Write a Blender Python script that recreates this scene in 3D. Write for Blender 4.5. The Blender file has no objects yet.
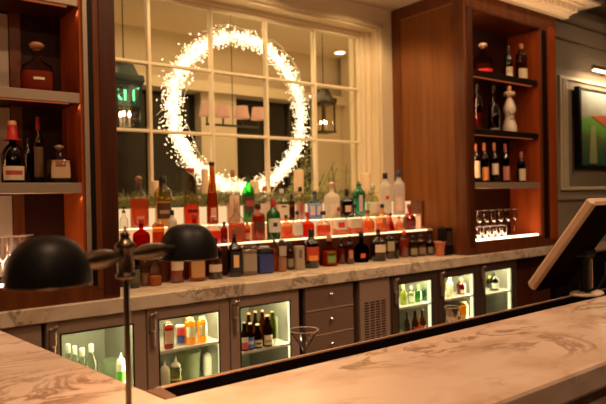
import bpy, math, random
import numpy as np
from mathutils import Vector, Matrix
random.seed(7)
PI=math.pi
scn=bpy.context.scene; COL=scn.collection
# ---------------------------------------------------------------- camera frame
FPX=602.1; yaw,pit,roll=[math.radians(a) for a in(37.535,-.449,1.139)]
Fw=np.array([math.sin(yaw)*math.cos(pit),math.cos(yaw)*math.cos(pit),math.sin(pit)])
r0=np.array([math.cos(yaw),-math.sin(yaw),0]); d0=np.cross(Fw,r0); c_,s_=math.cos(roll),math.sin(roll)
CM=np.array([c_*r0+s_*d0,-s_*r0+c_*d0,Fw]); CC=np.array([0,0,1.44])
def at(px,py,ax,v):
    """world point that is seen at (px,py) on the real plane axis=v"""
    D=CM.T@np.array([(px-303)/FPX,(py-202)/FPX,1]); return Vector(CC+(v-CC[ax])/D[ax]*D)
def depth(p): return float(CM[2]@(np.array(p)-CC))
# ---------------------------------------------------------------- mesh builder
class MB:
    def __init__(s): s.v=[];s.f=[];s.sm=[]
    def add(s,v,f,smooth=False):
        o=len(s.v); s.v+= [tuple(p) for p in v]; s.f+=[tuple(i+o for i in q) for q in f]; s.sm+=[smooth]*len(f); return s
    def box(s,x0,x1,y0,y1,z0,z1,M=None,b=0):
        if b>0:
            b=min(b,(x1-x0)/2.01,(y1-y0)/2.01,(z1-z0)/2.01)
            V=[];idx={}
            for sx in(0,1):
                for sy in(0,1):
                    for sz in(0,1):
                        X=x1 if sx else x0;Y=y1 if sy else y0;Z=z1 if sz else z0
                        bx=-b if sx else b;by=-b if sy else b;bz=-b if sz else b
                        for k,p in enumerate([(X,Y+by,Z+bz),(X+bx,Y,Z+bz),(X+bx,Y+by,Z)]):
                            idx[(sx,sy,sz,k)]=len(V);V.append(p)
            F=[]
            for a in(0,1):
                F.append([idx[(a,q[0],q[1],0)] for q in((0,0),(1,0),(1,1),(0,1))][::1 if a else -1])
                F.append([idx[(q[0],a,q[1],1)] for q in((0,0),(1,0),(1,1),(0,1))][::-1 if a else 1])
                F.append([idx[(q[0],q[1],a,2)] for q in((0,0),(1,0),(1,1),(0,1))][::1 if a else -1])
            for a in(0,1):
                for c in(0,1):
                    F.append([idx[(0,a,c,1)],idx[(1,a,c,1)],idx[(1,a,c,2)],idx[(0,a,c,2)]])
                    F.append([idx[(a,0,c,0)],idx[(a,1,c,0)],idx[(a,1,c,2)],idx[(a,0,c,2)]])
                    F.append([idx[(a,c,0,0)],idx[(a,c,1,0)],idx[(a,c,1,1)],idx[(a,c,0,1)]])
                    for e in(0,1): F.append([idx[(a,c,e,k)] for k in(0,1,2)])
        else:
            V=[(x,y,z) for x in(x0,x1) for y in(y0,y1) for z in(z0,z1)]
            F=[(0,1,3,2),(4,6,7,5),(0,4,5,1),(2,3,7,6),(0,2,6,4),(1,5,7,3)]
        if M is not None: V=[M@Vector(p) for p in V]
        return s.add(V,F)
    def lathe(s,pr,R=1,H=1,n=20,ex=2,ry=1,o=(0,0,0),cap=True,M=None,rot=0):
        """pr: (z,r[,squareness 0..1]) in units of H,R; ex: superellipse exponent"""
        V=[];F=[]
        for q in pr:
            z,r=q[0],q[1]; sq=q[2] if len(q)>2 else 1; e=2+(ex-2)*sq; yy=1+(ry-1)*sq
            for i in range(n):
                a=2*PI*(i+.5)/n+rot; k=(abs(math.cos(a))**e+abs(math.sin(a))**e)**(-1/e)
                V.append((r*R*k*math.cos(a)+o[0],r*R*k*yy*math.sin(a)+o[1],z*H+o[2]))
        m=len(pr)
        for j in range(m-1):
            for i in range(n): F.append((j*n+i,j*n+(i+1)%n,(j+1)*n+(i+1)%n,(j+1)*n+i))
        if M is not None: V=[M@Vector(p) for p in V]
        s.add(V,F,True)
        if cap: s.add(V[:n],[tuple(range(n))[::-1]]); s.add(V[-n:],[tuple(range(n))])
        return s
    def tube(s,pts,R,n=8,cap=True):
        pts=[Vector(p) for p in pts]; V=[];F=[]; m=len(pts); Rs=R if isinstance(R,(list,tuple)) else [R]*m
        up=Vector((0,0,1))
        t0=(pts[1]-pts[0]).normalized()
        if abs(t0.z)>.9: up=Vector((1,0,0))
        for j,p in enumerate(pts):
            t=(pts[min(j+1,m-1)]-pts[max(j-1,0)]).normalized(); a=t.cross(up).normalized(); b=a.cross(t)
            for i in range(n):
                w=2*PI*i/n; V.append(p+(a*math.cos(w)+b*math.sin(w))*Rs[j])
        for j in range(m-1):
            for i in range(n): F.append((j*n+i,(j+1)*n+i,(j+1)*n+(i+1)%n,j*n+(i+1)%n))
        s.add(V,F,True)
        if cap: s.add(V[:n],[tuple(range(n))]); s.add(V[-n:],[tuple(range(n))[::-1]])
        return s
    def prism(s,poly,z0,z1,ax=2):
        n=len(poly)
        def P(a,b,c): return {2:(a,b,c),1:(a,c,b),0:(c,a,b)}[ax]
        V=[P(a,b,z0) for a,b in poly]+[P(a,b,z1) for a,b in poly]
        F=[tuple(range(n))[::-1],tuple(range(n,2*n))]+[(i,(i+1)%n,n+(i+1)%n,n+i) for i in range(n)]
        return s.add(V,F)
    def build(s,name,mat,parent=None,loc=None):
        me=bpy.data.meshes.new(name); me.from_pydata([tuple(v) for v in s.v],[],s.f); me.update()
        me.polygons.foreach_set('use_smooth',s.sm)
        bpy_fix(me); me.materials.append(mat)
        o=bpy.data.objects.new(name,me); COL.objects.link(o)
        if parent: o.parent=parent
        if loc is not None: o.location=loc
        return o
import bmesh
def bpy_fix(me):
    b=bmesh.new(); b.from_mesh(me); bmesh.ops.recalc_face_normals(b,faces=b.faces); b.to_mesh(me); b.free()
def tag(o,label=None,cat=None,group=None,kind=None):
    if label:o['label']=label
    if cat:o['category']=cat
    if group:o['group']=group
    if kind:o['kind']=kind
    return o
def empty(name,loc,label,cat,group=None,rz=0):
    o=bpy.data.objects.new(name,None); COL.objects.link(o); o.location=loc; o.rotation_euler=(0,0,rz); o.empty_display_size=.05
    return tag(o,label,cat,group)
def struct(o): o['kind']='structure'; return o
# ---------------------------------------------------------------- materials
def newmat(n):
    m=bpy.data.materials.new(n); m.use_nodes=True; nt=m.node_tree; nt.nodes.clear()
    out=nt.nodes.new('ShaderNodeOutputMaterial'); return m,nt,out
def pbr(n,col,rough=.5,metal=0,spec=.5,emis=None,es=0,bump=None,noise=None):
    m,nt,out=newmat(n); b=nt.nodes.new('ShaderNodeBsdfPrincipled'); nt.links.new(b.outputs[0],out.inputs[0])
    b.inputs['Base Color'].default_value=(*col,1); b.inputs['Roughness'].default_value=rough; b.inputs['Metallic'].default_value=metal
    b.inputs['Specular IOR Level'].default_value=spec
    if emis: b.inputs['Emission Color'].default_value=(*emis,1); b.inputs['Emission Strength'].default_value=es
    if noise:   # (scale, colour2, stretch)
        tc=nt.nodes.new('ShaderNodeTexCoord'); mp=nt.nodes.new('ShaderNodeMapping'); mp.inputs['Scale'].default_value=noise[2]
        nz=nt.nodes.new('ShaderNodeTexNoise'); nz.inputs['Scale'].default_value=noise[0]; nz.inputs['Detail'].default_value=4
        rp=nt.nodes.new('ShaderNodeValToRGB'); rp.color_ramp.elements[0].position=.35; rp.color_ramp.elements[1].position=.68
        rp.color_ramp.elements[0].color=(*col,1); rp.color_ramp.elements[1].color=(*noise[1],1)
        L=nt.links.new; L(tc.outputs['Object'],mp.inputs[0]); L(mp.outputs[0],nz.inputs[0]); L(nz.outputs[0],rp.inputs[0]); L(rp.outputs[0],b.inputs['Base Color'])
        if bump:
            bp=nt.nodes.new('ShaderNodeBump'); bp.inputs['Strength'].default_value=bump; bp.inputs['Distance'].default_value=.002; L(nz.outputs[0],bp.inputs['Height']); L(bp.outputs[0],b.inputs['Normal'])
    return m
def glass(n,col,gl=1.0,rough=.03,edge=.12):
    """thin-walled glass: tinted see-through with fresnel reflection"""
    m,nt,out=newmat(n); t=nt.nodes.new('ShaderNodeBsdfTransparent'); t.inputs[0].default_value=(*col,1)
    g=nt.nodes.new('ShaderNodeBsdfGlossy'); g.inputs['Roughness'].default_value=rough
    fr=nt.nodes.new('ShaderNodeFresnel'); fr.inputs[0].default_value=1.5; mu=nt.nodes.new('ShaderNodeMath'); mu.operation='MULTIPLY'; mu.inputs[1].default_value=gl; mu.use_clamp=True
    mx=nt.nodes.new('ShaderNodeMixShader'); L=nt.links.new
    lw=nt.nodes.new('ShaderNodeLayerWeight'); lw.inputs[0].default_value=.5; pw=nt.nodes.new('ShaderNodeMath'); pw.operation='POWER'; pw.inputs[1].default_value=3.0; L(lw.outputs['Facing'],pw.inputs[0])
    cm=nt.nodes.new('ShaderNodeMixRGB'); cm.inputs[1].default_value=(*col,1); cm.inputs[2].default_value=(*[c*edge for c in col],1); L(pw.outputs[0],cm.inputs[0]); L(cm.outputs[0],t.inputs[0])
    ge=nt.nodes.new('ShaderNodeNewGeometry'); iv=nt.nodes.new('ShaderNodeMath'); iv.operation='SUBTRACT'; iv.inputs[0].default_value=1; L(ge.outputs['Backfacing'],iv.inputs[1])
    m0=nt.nodes.new('ShaderNodeMath'); m0.operation='MULTIPLY'; L(fr.outputs[0],m0.inputs[0]); L(iv.outputs[0],m0.inputs[1]); L(m0.outputs[0],mu.inputs[0]); L(mu.outputs[0],mx.inputs[0]); L(t.outputs[0],mx.inputs[1]); L(g.outputs[0],mx.inputs[2]); L(mx.outputs[0],out.inputs[0]); return m
def liquid(n,col,tr=.55,a=.5):
    """clear coloured drink or frosted glass: part see-through, part scattering"""
    m,nt,out=newmat(n); t=nt.nodes.new('ShaderNodeBsdfTransparent'); t.inputs[0].default_value=(*col,1)
    q=[min(1,c*.8+.1*max(col)) for c in col]
    d=nt.nodes.new('ShaderNodeBsdfDiffuse'); d.inputs[0].default_value=(*q,1); u=nt.nodes.new('ShaderNodeBsdfTranslucent'); u.inputs[0].default_value=(*q,1)
    m1=nt.nodes.new('ShaderNodeMixShader'); m1.inputs[0].default_value=a; m2=nt.nodes.new('ShaderNodeMixShader'); m2.inputs[0].default_value=1-tr
    L=nt.links.new; L(d.outputs[0],m1.inputs[1]); L(u.outputs[0],m1.inputs[2]); L(t.outputs[0],m2.inputs[1]); L(m1.outputs[0],m2.inputs[2]); L(m2.outputs[0],out.inputs[0]); return m
def emit(n,col,s):
    m,nt,out=newmat(n); e=nt.nodes.new('ShaderNodeEmission'); e.inputs[0].default_value=(*col,1); e.inputs[1].default_value=s; nt.links.new(e.outputs[0],out.inputs[0]); return m
def marble(n,base,vein,scale=1.0,rough=.25,amt=1.0):
    m,nt,out=newmat(n); b=nt.nodes.new('ShaderNodeBsdfPrincipled'); L=nt.links.new; L(b.outputs[0],out.inputs[0]); b.inputs['Roughness'].default_value=rough
    tc=nt.nodes.new('ShaderNodeTexCoord'); mp=nt.nodes.new('ShaderNodeMapping'); mp.inputs['Rotation'].default_value=(.3,.2,.5); mp.inputs['Scale'].default_value=(scale,scale*1.7,scale*1.5)
    L(tc.outputs['Object'],mp.inputs[0])
    n1=nt.nodes.new('ShaderNodeTexNoise'); n1.inputs['Scale'].default_value=2.0; n1.inputs['Detail'].default_value=9; n1.inputs['Roughness'].default_value=.62; n1.inputs['Distortion'].default_value=1.3
    L(mp.outputs[0],n1.inputs[0])
    sb=nt.nodes.new('ShaderNodeMath'); sb.operation='SUBTRACT'; sb.inputs[1].default_value=.5; ab=nt.nodes.new('ShaderNodeMath'); ab.operation='ABSOLUTE'
    L(n1.outputs[0],sb.inputs[0]); L(sb.outputs[0],ab.inputs[0])
    rp=nt.nodes.new('ShaderNodeValToRGB'); e=rp.color_ramp.elements; e[0].position=0; e[0].color=(1,1,1,1); e[1].position=.045; e[1].color=(0,0,0,1); L(ab.outputs[0],rp.inputs[0])
    n2=nt.nodes.new('ShaderNodeTexNoise'); n2.inputs['Scale'].default_value=1.6; n2.inputs['Detail'].default_value=5; n2.inputs['Distortion'].default_value=.6; L(mp.outputs[0],n2.inputs[0])
    r2=nt.nodes.new('ShaderNodeValToRGB'); r2.color_ramp.elements[0].position=.42; r2.color_ramp.elements[1].position=.60; L(n2.outputs[0],r2.inputs[0])
    mu=nt.nodes.new('ShaderNodeMath'); mu.operation='MULTIPLY'; L(rp.outputs[0],mu.inputs[0]); L(r2.outputs[0],mu.inputs[1])
    m3=nt.nodes.new('ShaderNodeMath'); m3.operation='MULTIPLY'; m3.inputs[1].default_value=.85*amt; L(mu.outputs[0],m3.inputs[0])
    cl=nt.nodes.new('ShaderNodeMixRGB'); cl.inputs[1].default_value=(*base,1); cl.inputs[2].default_value=(base[0]*.74,base[1]*.63,base[2]*.54,1)
    n3=nt.nodes.new('ShaderNodeTexNoise'); n3.inputs['Scale'].default_value=3.5; n3.inputs['Detail'].default_value=6; L(mp.outputs[0],n3.inputs[0])
    r3=nt.nodes.new('ShaderNodeValToRGB'); r3.color_ramp.elements[0].position=.45; r3.color_ramp.elements[1].position=.75; L(n3.outputs[0],r3.inputs[0]); L(r3.outputs[0],cl.inputs[0])
    mx=nt.nodes.new('ShaderNodeMixRGB'); mx.inputs[2].default_value=(*vein,1); L(m3.outputs[0],mx.inputs[0]); L(cl.outputs[0],mx.inputs[1]); L(mx.outputs[0],b.inputs['Base Color']); return m
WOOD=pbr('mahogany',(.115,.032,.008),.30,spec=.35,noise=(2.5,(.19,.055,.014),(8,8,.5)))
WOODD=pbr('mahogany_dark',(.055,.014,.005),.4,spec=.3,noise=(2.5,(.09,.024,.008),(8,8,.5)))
BACKW=pbr('cabinet_back',(.032,.008,.003),.45,spec=.2)
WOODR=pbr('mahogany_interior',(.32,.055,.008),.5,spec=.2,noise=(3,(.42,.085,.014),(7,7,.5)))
BLACK=pbr('black',(.006,.004,.003),.5,spec=.2)
RUBBER=pbr('black_rail',(.003,.002,.002),.8,spec=0)
STEEL=pbr('brushed_steel',(.56,.39,.29),.36,.5,noise=(2,(.60,.42,.32),(1,1,6)))
STEELD=pbr('dark_steel',(.34,.22,.155),.36,.5,noise=(2,(.37,.24,.17),(1,1,6)))
CHROME=pbr('chrome',(.75,.72,.68),.12,1)
SHELFM=pbr('shelf_edge',(.46,.36,.26),.35,.35)
SHELFD=pbr('dark_shelf_edge',(.07,.05,.035),.3,.8)
COPPER=pbr('copper_lip',(.30,.16,.09),.4,.7)
CREAM=pbr('cream_paint',(.80,.66,.43),.55)
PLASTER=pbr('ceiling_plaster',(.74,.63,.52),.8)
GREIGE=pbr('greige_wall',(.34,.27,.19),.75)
DARKW=pbr('dark_wall',(.10,.06,.035),.8)
FLOORM=pbr('floor',(.05,.03,.02),.4,noise=(3,(.09,.055,.035),(8,1,1)))
MARB=marble('bar_marble',(.82,.64,.50),(.25,.125,.06),1.15,.24)
MARB2=marble('counter_marble',(.76,.63,.47),(.15,.09,.055),1.7,.3,.9)
BRONZE=pbr('antique_bronze',(.16,.12,.08),.28,.95)
SHADE=pbr('dark_patina',(.010,.009,.008),.45,.3,spec=.3)
SHADEIN=pbr('shade_lining',(.75,.6,.4),.4)
RISER=emit('backlit_riser',(1,.62,.31),.92)
RISER2=emit('backlit_riser_low',(1,.42,.17),.9)
EDGE=emit('led_edge',(1,.60,.32),3)
LEDW=emit('led_white',(1,.66,.42),7)
FROSTP=pbr('acrylic',(.85,.7,.5),.3)
PANEG=glass('window_glass',(.93,.93,.90),1.0,.01,.9)
GLS=glass('clear_glass',(.95,.93,.90),1.3,.03,.9)
GLT=glass('table_glass',(.95,.93,.90),3.0,.03,.5)
_mc={}
def G(c):
    k=('g',c)
    if k not in _mc:_mc[k]=glass('glass_%d'%len(_mc),c,2.2)
    return _mc[k]
def LQ(c,tr=.55):
    k=('l',c,tr)
    if k not in _mc:_mc[k]=liquid('liquid_%d'%len(_mc),c,tr)
    return _mc[k]
def OP(c,r=.45,m=0):
    k=('o',c,r,m)
    if k not in _mc:_mc[k]=pbr('paint_%d'%len(_mc),c,r,m)
    return _mc[k]
def area(loc,rot,sx,sy,e,col,name='area_light',spread=None):
    l=bpy.data.lights.new(name,'AREA'); l.shape='RECTANGLE'; l.size=sx; l.size_y=sy; l.energy=e; l.color=col
    if spread: l.spread=spread
    o=bpy.data.objects.new(name,l); COL.objects.link(o); o.location=loc; o.rotation_euler=rot; o['kind']='structure'; return o
CE=2.2
# ---------------------------------------------------------------- room shell
YW=4.010; YG=4.15; YF=3.158; YC=3.178; ZC=.92; ZSOF=3.19
struct(MB().box(-3,11,-3.6,8,-.1,0).build('floor',FLOORM))
struct(MB().box(-3,11,-3.6,2.75,3.75,3.85).build('ceiling',PLASTER))
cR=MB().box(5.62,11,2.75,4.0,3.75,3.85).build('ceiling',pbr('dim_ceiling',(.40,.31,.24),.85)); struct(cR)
struct(MB().box(-3,5.62,3.12,YW,ZSOF,3.25).build('ceiling',PLASTER))
struct(MB().box(-3.1,-3,-3.6,8,0,3.85).build('wall_left',DARKW))
struct(MB().box(11,11.1,-3.6,8,0,3.85).build('wall_right',GREIGE))
struct(MB().box(-3,11,-3.7,-3.6,0,3.85).build('wall_front',DARKW))
# wall with the window opening
wx0=at(118,100,1,YW).x-.35; wxR=4.037; wzT=3.028; wzB=1.30
for q in((-3,wx0,0,ZSOF+.7),(wxR,5.62,0,ZSOF+.7),(wx0+.001,wxR-.001,wzT,ZSOF+.7),(wx0+.001,wxR-.001,0,wzB)):
    struct(MB().box(q[0],q[1],YW+.001,YG+.06,q[2],q[3]).build('wall_back',CREAM))
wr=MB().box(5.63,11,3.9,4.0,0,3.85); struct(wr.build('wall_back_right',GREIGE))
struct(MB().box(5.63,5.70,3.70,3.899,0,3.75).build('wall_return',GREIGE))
# soffit face and crown over the shelves
struct(MB().box(-3,5.62,3.12,3.135,ZSOF,3.75).box(5.60,5.62,3.135,3.9,ZSOF,3.75).build('trim_1',CREAM))
cr=MB().box(-3,5.66,3.06,3.12,3.13,3.16).box(-3,5.68,3.035,3.12,3.16,3.17).box(-3,5.76,2.95,3.12,3.235,3.25,b=.004).box(-3,5.92,2.86,3.12,3.25,3.45,b=.01)
cr.box(-3,5.69,3.03,3.12,3.17,3.235)
struct(cr.build('trim_2',CREAM))
dn=MB(); x=-1.0
while x<5.69: dn.box(x,x+.040,2.985,3.03,3.172,3.232); x+=.070
struct(dn.build('trim_3',CREAM))
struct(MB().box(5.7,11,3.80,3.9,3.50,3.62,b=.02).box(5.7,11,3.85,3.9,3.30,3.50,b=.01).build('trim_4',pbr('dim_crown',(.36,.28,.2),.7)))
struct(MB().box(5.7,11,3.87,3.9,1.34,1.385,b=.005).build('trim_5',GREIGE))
mb=MB()
for i,xx in enumerate((6.93,7.00,7.06)): mb.box(xx,xx+.035,3.865,3.9,1.50,2.82,b=.008)
mb.box(6.93,9.6,3.87,3.9,2.82,2.86,b=.006).box(6.93,9.6,3.87,3.9,1.46,1.50,b=.006)
struct(mb.build('trim_6',CREAM))
struct(MB().box(5.70,5.93,3.86,3.9,0,3.3,b=.01).build('trim_7',pbr('pilaster_paint',(.40,.33,.22),.7)))
# window: casing, frame, muntins, pane
win=bpy.data.objects.new('window_1',None); COL.objects.link(win); win.location=(2.457,YG,1.36); struct(win)
def wpart(mb,name,mat):
    o=mb.build(name,mat,win); o.matrix_parent_inverse=Matrix.Translation((-2.457,-YG,-1.36)); return o
KW=YG/3.97; wzk=lambda z:1.44+(z-1.44)*KW
gx=[x*KW for x in(1.23,1.721,2.212,2.703,3.194,3.684)]; gz=[wzk(z) for z in(1.452,1.921,2.391,2.842)]; gR=gx[-1]; gT=gz[-1]
c=MB().box(wxR-.028,wxR+.012,YW-.018,YW,wzB,wzT+.012,b=.006).box(wx0,wxR+.012,YW-.018,YW,wzT-.028,wzT+.012,b=.006)
c.box(wxR-.055,wxR-.001,YW+.001,YG,wzB,wzT-.001).box(wx0,wxR-.055,YW+.001,YG,wzT-.05,wzT-.001)
c.box(gR+.08,wxR-.05,YG-.05,YG,wzB,gT+.085,b=.008).box(gR+.04,gR+.082,YG-.03,YG+.01,wzB,gT+.06,b=.008).box(gR,gR+.045,YG-.015,YG+.02,wzB,gT+.03,b=.006)
c.box(wx0,gR+.09,YG-.05,YG,gT+.065,wzT-.04,b=.008).box(wx0,gR+.05,YG-.03,YG+.01,gT+.033,gT+.07,b=.008).box(wx0,gR+.02,YG-.015,YG+.02,gT,gT+.038,b=.006)
wpart(c,'casing',CREAM)
m=MB()
for x in gx[1:-1]: m.box(x-.012,x+.012,YG-.022,YG+.03,wzB,gT,b=.004)
for z in gz[:3]: m.box(wx0,gR,YG-.018,YG+.026,z-.011,z+.011,b=.004)
wpart(m,'muntins',CREAM)
wpart(MB().box(wx0,gR,YG+.002,YG+.006,wzB,gT+.01),'glass_pane',PANEG)
wpart(MB().box(gR+.01,gR+.03,YG+.061,YG+.115,wzB,3.2),'outer_jamb',CREAM)
wpart(MB().box(wx0,wxR-.06,YW+.001,YG-.02,wzB,1.370,b=.004),'sill',CREAM)
# ---------------------------------------------------------------- room beyond the window
BR=pbr('far_room_paint',(.62,.50,.33),.8)
struct(MB().box(-1,9,YG+.07,7.6,3.55,3.65).build('ceiling_far',pbr('far_ceiling',(.80,.66,.44),.85)))
y7=7.0
wb=MB(); wb.box(-1,9,y7,y7+.1,2.80,3.55)
def px7(x): return at(x,130,1,y7).x
for a,b in((197,232),(312,420)): wb.box(px7(a),px7(b),y7-.12,y7+.1,0,2.8)
wb.box(-1,9,y7,y7+.1,0,.3)
wb.box(-1,9,y7-.25,y7,2.80,2.93)
struct(wb.build('wall_far',BR))
struct(MB().box(6.05,6.15,YG+.07,y7-.13,0,3.55).build('wall_far_right',BR))
nw=bpy.data.objects.new('window_2',None); COL.objects.link(nw); nw.location=(3,y7,1); struct(nw)
o=MB().box(-1,9,y7+.05,y7+.08,.3,2.8).build('dark_pane',pbr('night_glass',(.012,.010,.008),.15),nw); o.matrix_parent_inverse=Matrix.Translation((-3,-y7,-1))
mm=MB()
for a in(150,268,290): xx=px7(a); mm.box(xx-.02,xx+.02,y7,y7+.05,.9,2.8)
mm.box(-1,9,y7,y7+.05,2.30,2.33)
o=mm.build('muntins',pbr('dark_muntin',(.06,.045,.03),.5),nw); o.matrix_parent_inverse=Matrix.Translation((-3,-y7,-1))
BULB=emit('candle_bulb',(1,.68,.36),30)
IRON=pbr('lantern_iron',(.06,.05,.035),.45,.6)
def lantern(x,y,z,s,label,mat):
    t=empty('hanging_lantern',(x,y,z),label,'lantern','lanterns in the far room')
    f=MB()
    for sx in(-1,1):
        for sy in(-1,1): f.box(sx*.11*s-.008,sx*.11*s+.008,sy*.11*s-.008,sy*.11*s+.008,0,.40*s)
    f.box(-.13*s,.13*s,-.13*s,.13*s,0,.02*s).box(-.13*s,.13*s,-.13*s,.13*s,.40*s,.43*s)
    f.lathe([(0,1),(.3,.95),(.35,.7),(.9,.42),(1,.45),(1.05,.2)],.2*s,.20*s,4,o=(0,0,.43*s))
    f.build('cage',mat,t)
    g=MB()
    for k in(-1,1): g.box(k*.11*s-.001,k*.11*s+.001,-.1*s,.1*s,.02*s,.4*s).box(-.1*s,.1*s,k*.11*s-.001,k*.11*s+.001,.02*s,.4*s)
    g.build('pane',GLS,t)
    for q in range(3):
        a=q*2.1; cxx,cyy=.045*s*math.cos(a),.045*s*math.sin(a)
        cd=MB().tube([(cxx,cyy,.02*s),(cxx,cyy,.13*s)],.01*s,8).build('candle_tube',CREAM,t)
        MB().lathe([(0,.4),(.3,1),(.6,.8),(1,.1)],.013*s,.05*s,8,o=(cxx,cyy,.13*s)).build('bulb',BULB,cd)
    MB().tube([(0,0,.63*s),(0,0,3.55-z)],.006).lathe([(0,1),(.6,.9),(1,.5)],.08*s,.04,12,o=(0,0,3.51-z)).build('chain',IRON,t)
    return t
P=at(125,133,1,4.9); lantern(P.x,P.y,at(125,131,1,4.9).z,.93,'left lantern with dark green top beyond the window, by the lit green sign',pbr('green_iron',(.004,.018,.010),.5,.2))
P=at(324,133,1,5.2); lantern(P.x,P.y,P.z,.78,'right lantern of black iron beyond the window, right of the wreath',IRON)
# exit sign
P=at(119,104,1,5.6); t=empty('exit_sign',(P.x,P.y,at(119,106,1,5.6).z),'lit green exit sign in the far room, cut by the left shelf post','sign')
MB().box(-.22,.22,0,.04,0,.24,b=.01).build('sign_box',pbr('sign_box',(.02,.10,.05),.5),t)
def text(body,size,mat,parent,loc,rot,name='lettering',ext=.001):
    cu=bpy.data.curves.new(name,'FONT'); cu.body=body; cu.size=size; cu.extrude=ext; cu.align_x='CENTER'; cu.align_y='CENTER'
    ob=bpy.data.objects.new(name,cu); COL.objects.link(ob); dg=bpy.context.evaluated_depsgraph_get(); me=bpy.data.meshes.new_from_object(ob.evaluated_get(dg))
    bpy.data.objects.remove(ob); me.materials.clear(); me.materials.append(mat); o=bpy.data.objects.new(name,me); COL.objects.link(o); o.parent=parent; o.location=loc; o.rotation_euler=rot; return o
text('EXIT',.2,emit('exit_green',(.12,1,.42),4),t,(0,-.004,.12),(PI/2,0,0))
# chandelier with fabric shades
P0=at(206,119,1,5.2);P1=at(258,119,1,5.2)
ch=empty('chandelier',((P0.x+P1.x)/2,5.2,P0.z),'chandelier with pleated pink shades in the room beyond the window','chandelier')
bar_=MB(); bar_.tube([(P0.x-ch.location.x,0,-.05),(P1.x-ch.location.x,0,-.05)],.012); bar_.tube([(0,0,-.05),(0,0,3.55-P0.z)],.004)
for q,(cx) in enumerate((207,223,242,258)):
    X=at(cx,115,1,5.2).x-ch.location.x; bar_.tube([(X,0,-.05),(X,0,.02)],.01)
    sh=MB().lathe([(0,1),(.8,.78),(1,.74)],.078,.125,16,o=(X,0,.03),cap=False).build('lamp_shade',pbr('pleated_shade',(.40,.22,.15),.8,emis=(1,.42,.22),es=.28),ch)
bar_.build('frame',IRON,ch)
P=at(340,70,2,3.55); t=empty('ceiling_downlight',(min(P.x,5.8),min(P.y,6.6),3.53),'round recessed downlight in the far room ceiling','light')
MB().lathe([(0,1),(1,1)],.10,.02,20).build('trim_ring',CREAM,t); MB().lathe([(0,1),(1,.9)],.07,.006,20,o=(0,0,-.007)).build('diffuser',emit('dl',(1,.8,.5),9),t)
P=at(334,80,2,3.55)
# ---------------------------------------------------------------- wreath
WRP=at(241.5,113,1,4.29)
WR=empty('lit_wreath',WRP,'round white twig wreath covered in glowing fairy lights behind the window','wreath')
tw=MB(); lf=MB(); LFM=emit('fairy_light_leaf',(1,.72,.42),5.0);  # glowing stars: fairy lights plus the blown-out glow of lit twigs
for k in range(260):
    a=random.uniform(0,2*PI); r=.615+random.gauss(0,.035); L_=random.uniform(.14,.3); s=random.choice((1,1,-1)); 
    pts=[]; 
    for q in range(4):
        aa=a+s*q*L_/3/r; rr=r+q*random.uniform(-.012,.028); pts.append((rr*math.cos(aa),random.gauss(0,.02),rr*math.sin(aa)))
    tw.tube(pts,.003,4,False)
def star(mb,p,s,n=5):
    d=Vector((random.gauss(0,1),random.gauss(0,1),random.gauss(0,1))).normalized(); a=d.orthogonal().normalized(); b=d.cross(a)
    V=[Vector(p)+d*s*.25]; 
    for i in range(2*n):
        w=PI*i/n; rr=s if i%2==0 else s*.35; V.append(Vector(p)+(a*math.cos(w)+b*math.sin(w))*rr)
    V.append(Vector(p)-d*s*.25); m_=2*n
    mb.add(V,[(0,1+i,1+(i+1)%m_) for i in range(m_)]+[(m_+1,1+(i+1)%m_,1+i) for i in range(m_)])
for k in range(3600):
    a=random.uniform(0,2*PI); lft=1+.5*max(0,-math.cos(a)); d=random.gauss(0,.026)*lft
    if random.random()<.10: d=random.uniform(-.085,.10)*lft
    rr=.625+d
    star(lf,(rr*math.cos(a),random.gauss(0,.03),rr*math.sin(a)),random.uniform(.005,.014),random.choice((3,4,5)))
core=MB()
for k in range(9):
    rr0=.605+.012*(k%4); ph=random.uniform(0,6); pts=[]
    for q in range(121):
        a=q*PI/60; w=(1+.5*max(0,-math.cos(a)))*.016; pts.append(((rr0+w*math.sin(a*23+ph)+.008*math.sin(a*7+ph))*math.cos(a),.012*math.cos(a*19+ph),(rr0+w*math.sin(a*23+ph)+.008*math.sin(a*7+ph))*math.sin(a)))
    core.tube(pts,.0035,4,False)
for k in range(520):
    a=random.uniform(0,2*PI); r1=.615+random.gauss(0,.02); sgn=random.choice((-1,1,1)); l=random.uniform(.02,.075); da=random.gauss(0,.07)
    b=Vector((r1*math.cos(a),random.gauss(0,.015),r1*math.sin(a))); e=Vector(((r1+sgn*l)*math.cos(a+da),b.y+random.gauss(0,.02),(r1+sgn*l)*math.sin(a+da)))
    core.tube([b,b.lerp(e,.5)+Vector((random.gauss(0,.005),0,random.gauss(0,.005))),e],[.0022,.002,.0008],4,False)
tag(core.build('glow_strands',emit('twig_glow',(1,.70,.40),4.0),WR),kind='stuff')  # added glowing strands and spikes, imitate the glow of the lit twigs
tw.build('twigs',pbr('white_twig',(.8,.72,.6),.6,),WR); tag(lf.build('fairy_lights',LFM,WR),kind='stuff')
for a,l in((2.9,.16),(3.02,.2),(2.6,.13),(.2,.1),(5.6,.12)):
    pass
# ---------------------------------------------------------------- back counter slab
sl=MB().box(-1.2,5.60,YF,YW,.838,.92,b=.006)
tag(sl.build('back_counter',MARB2),'long veined marble counter carrying the bottles under the window','counter')
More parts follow.
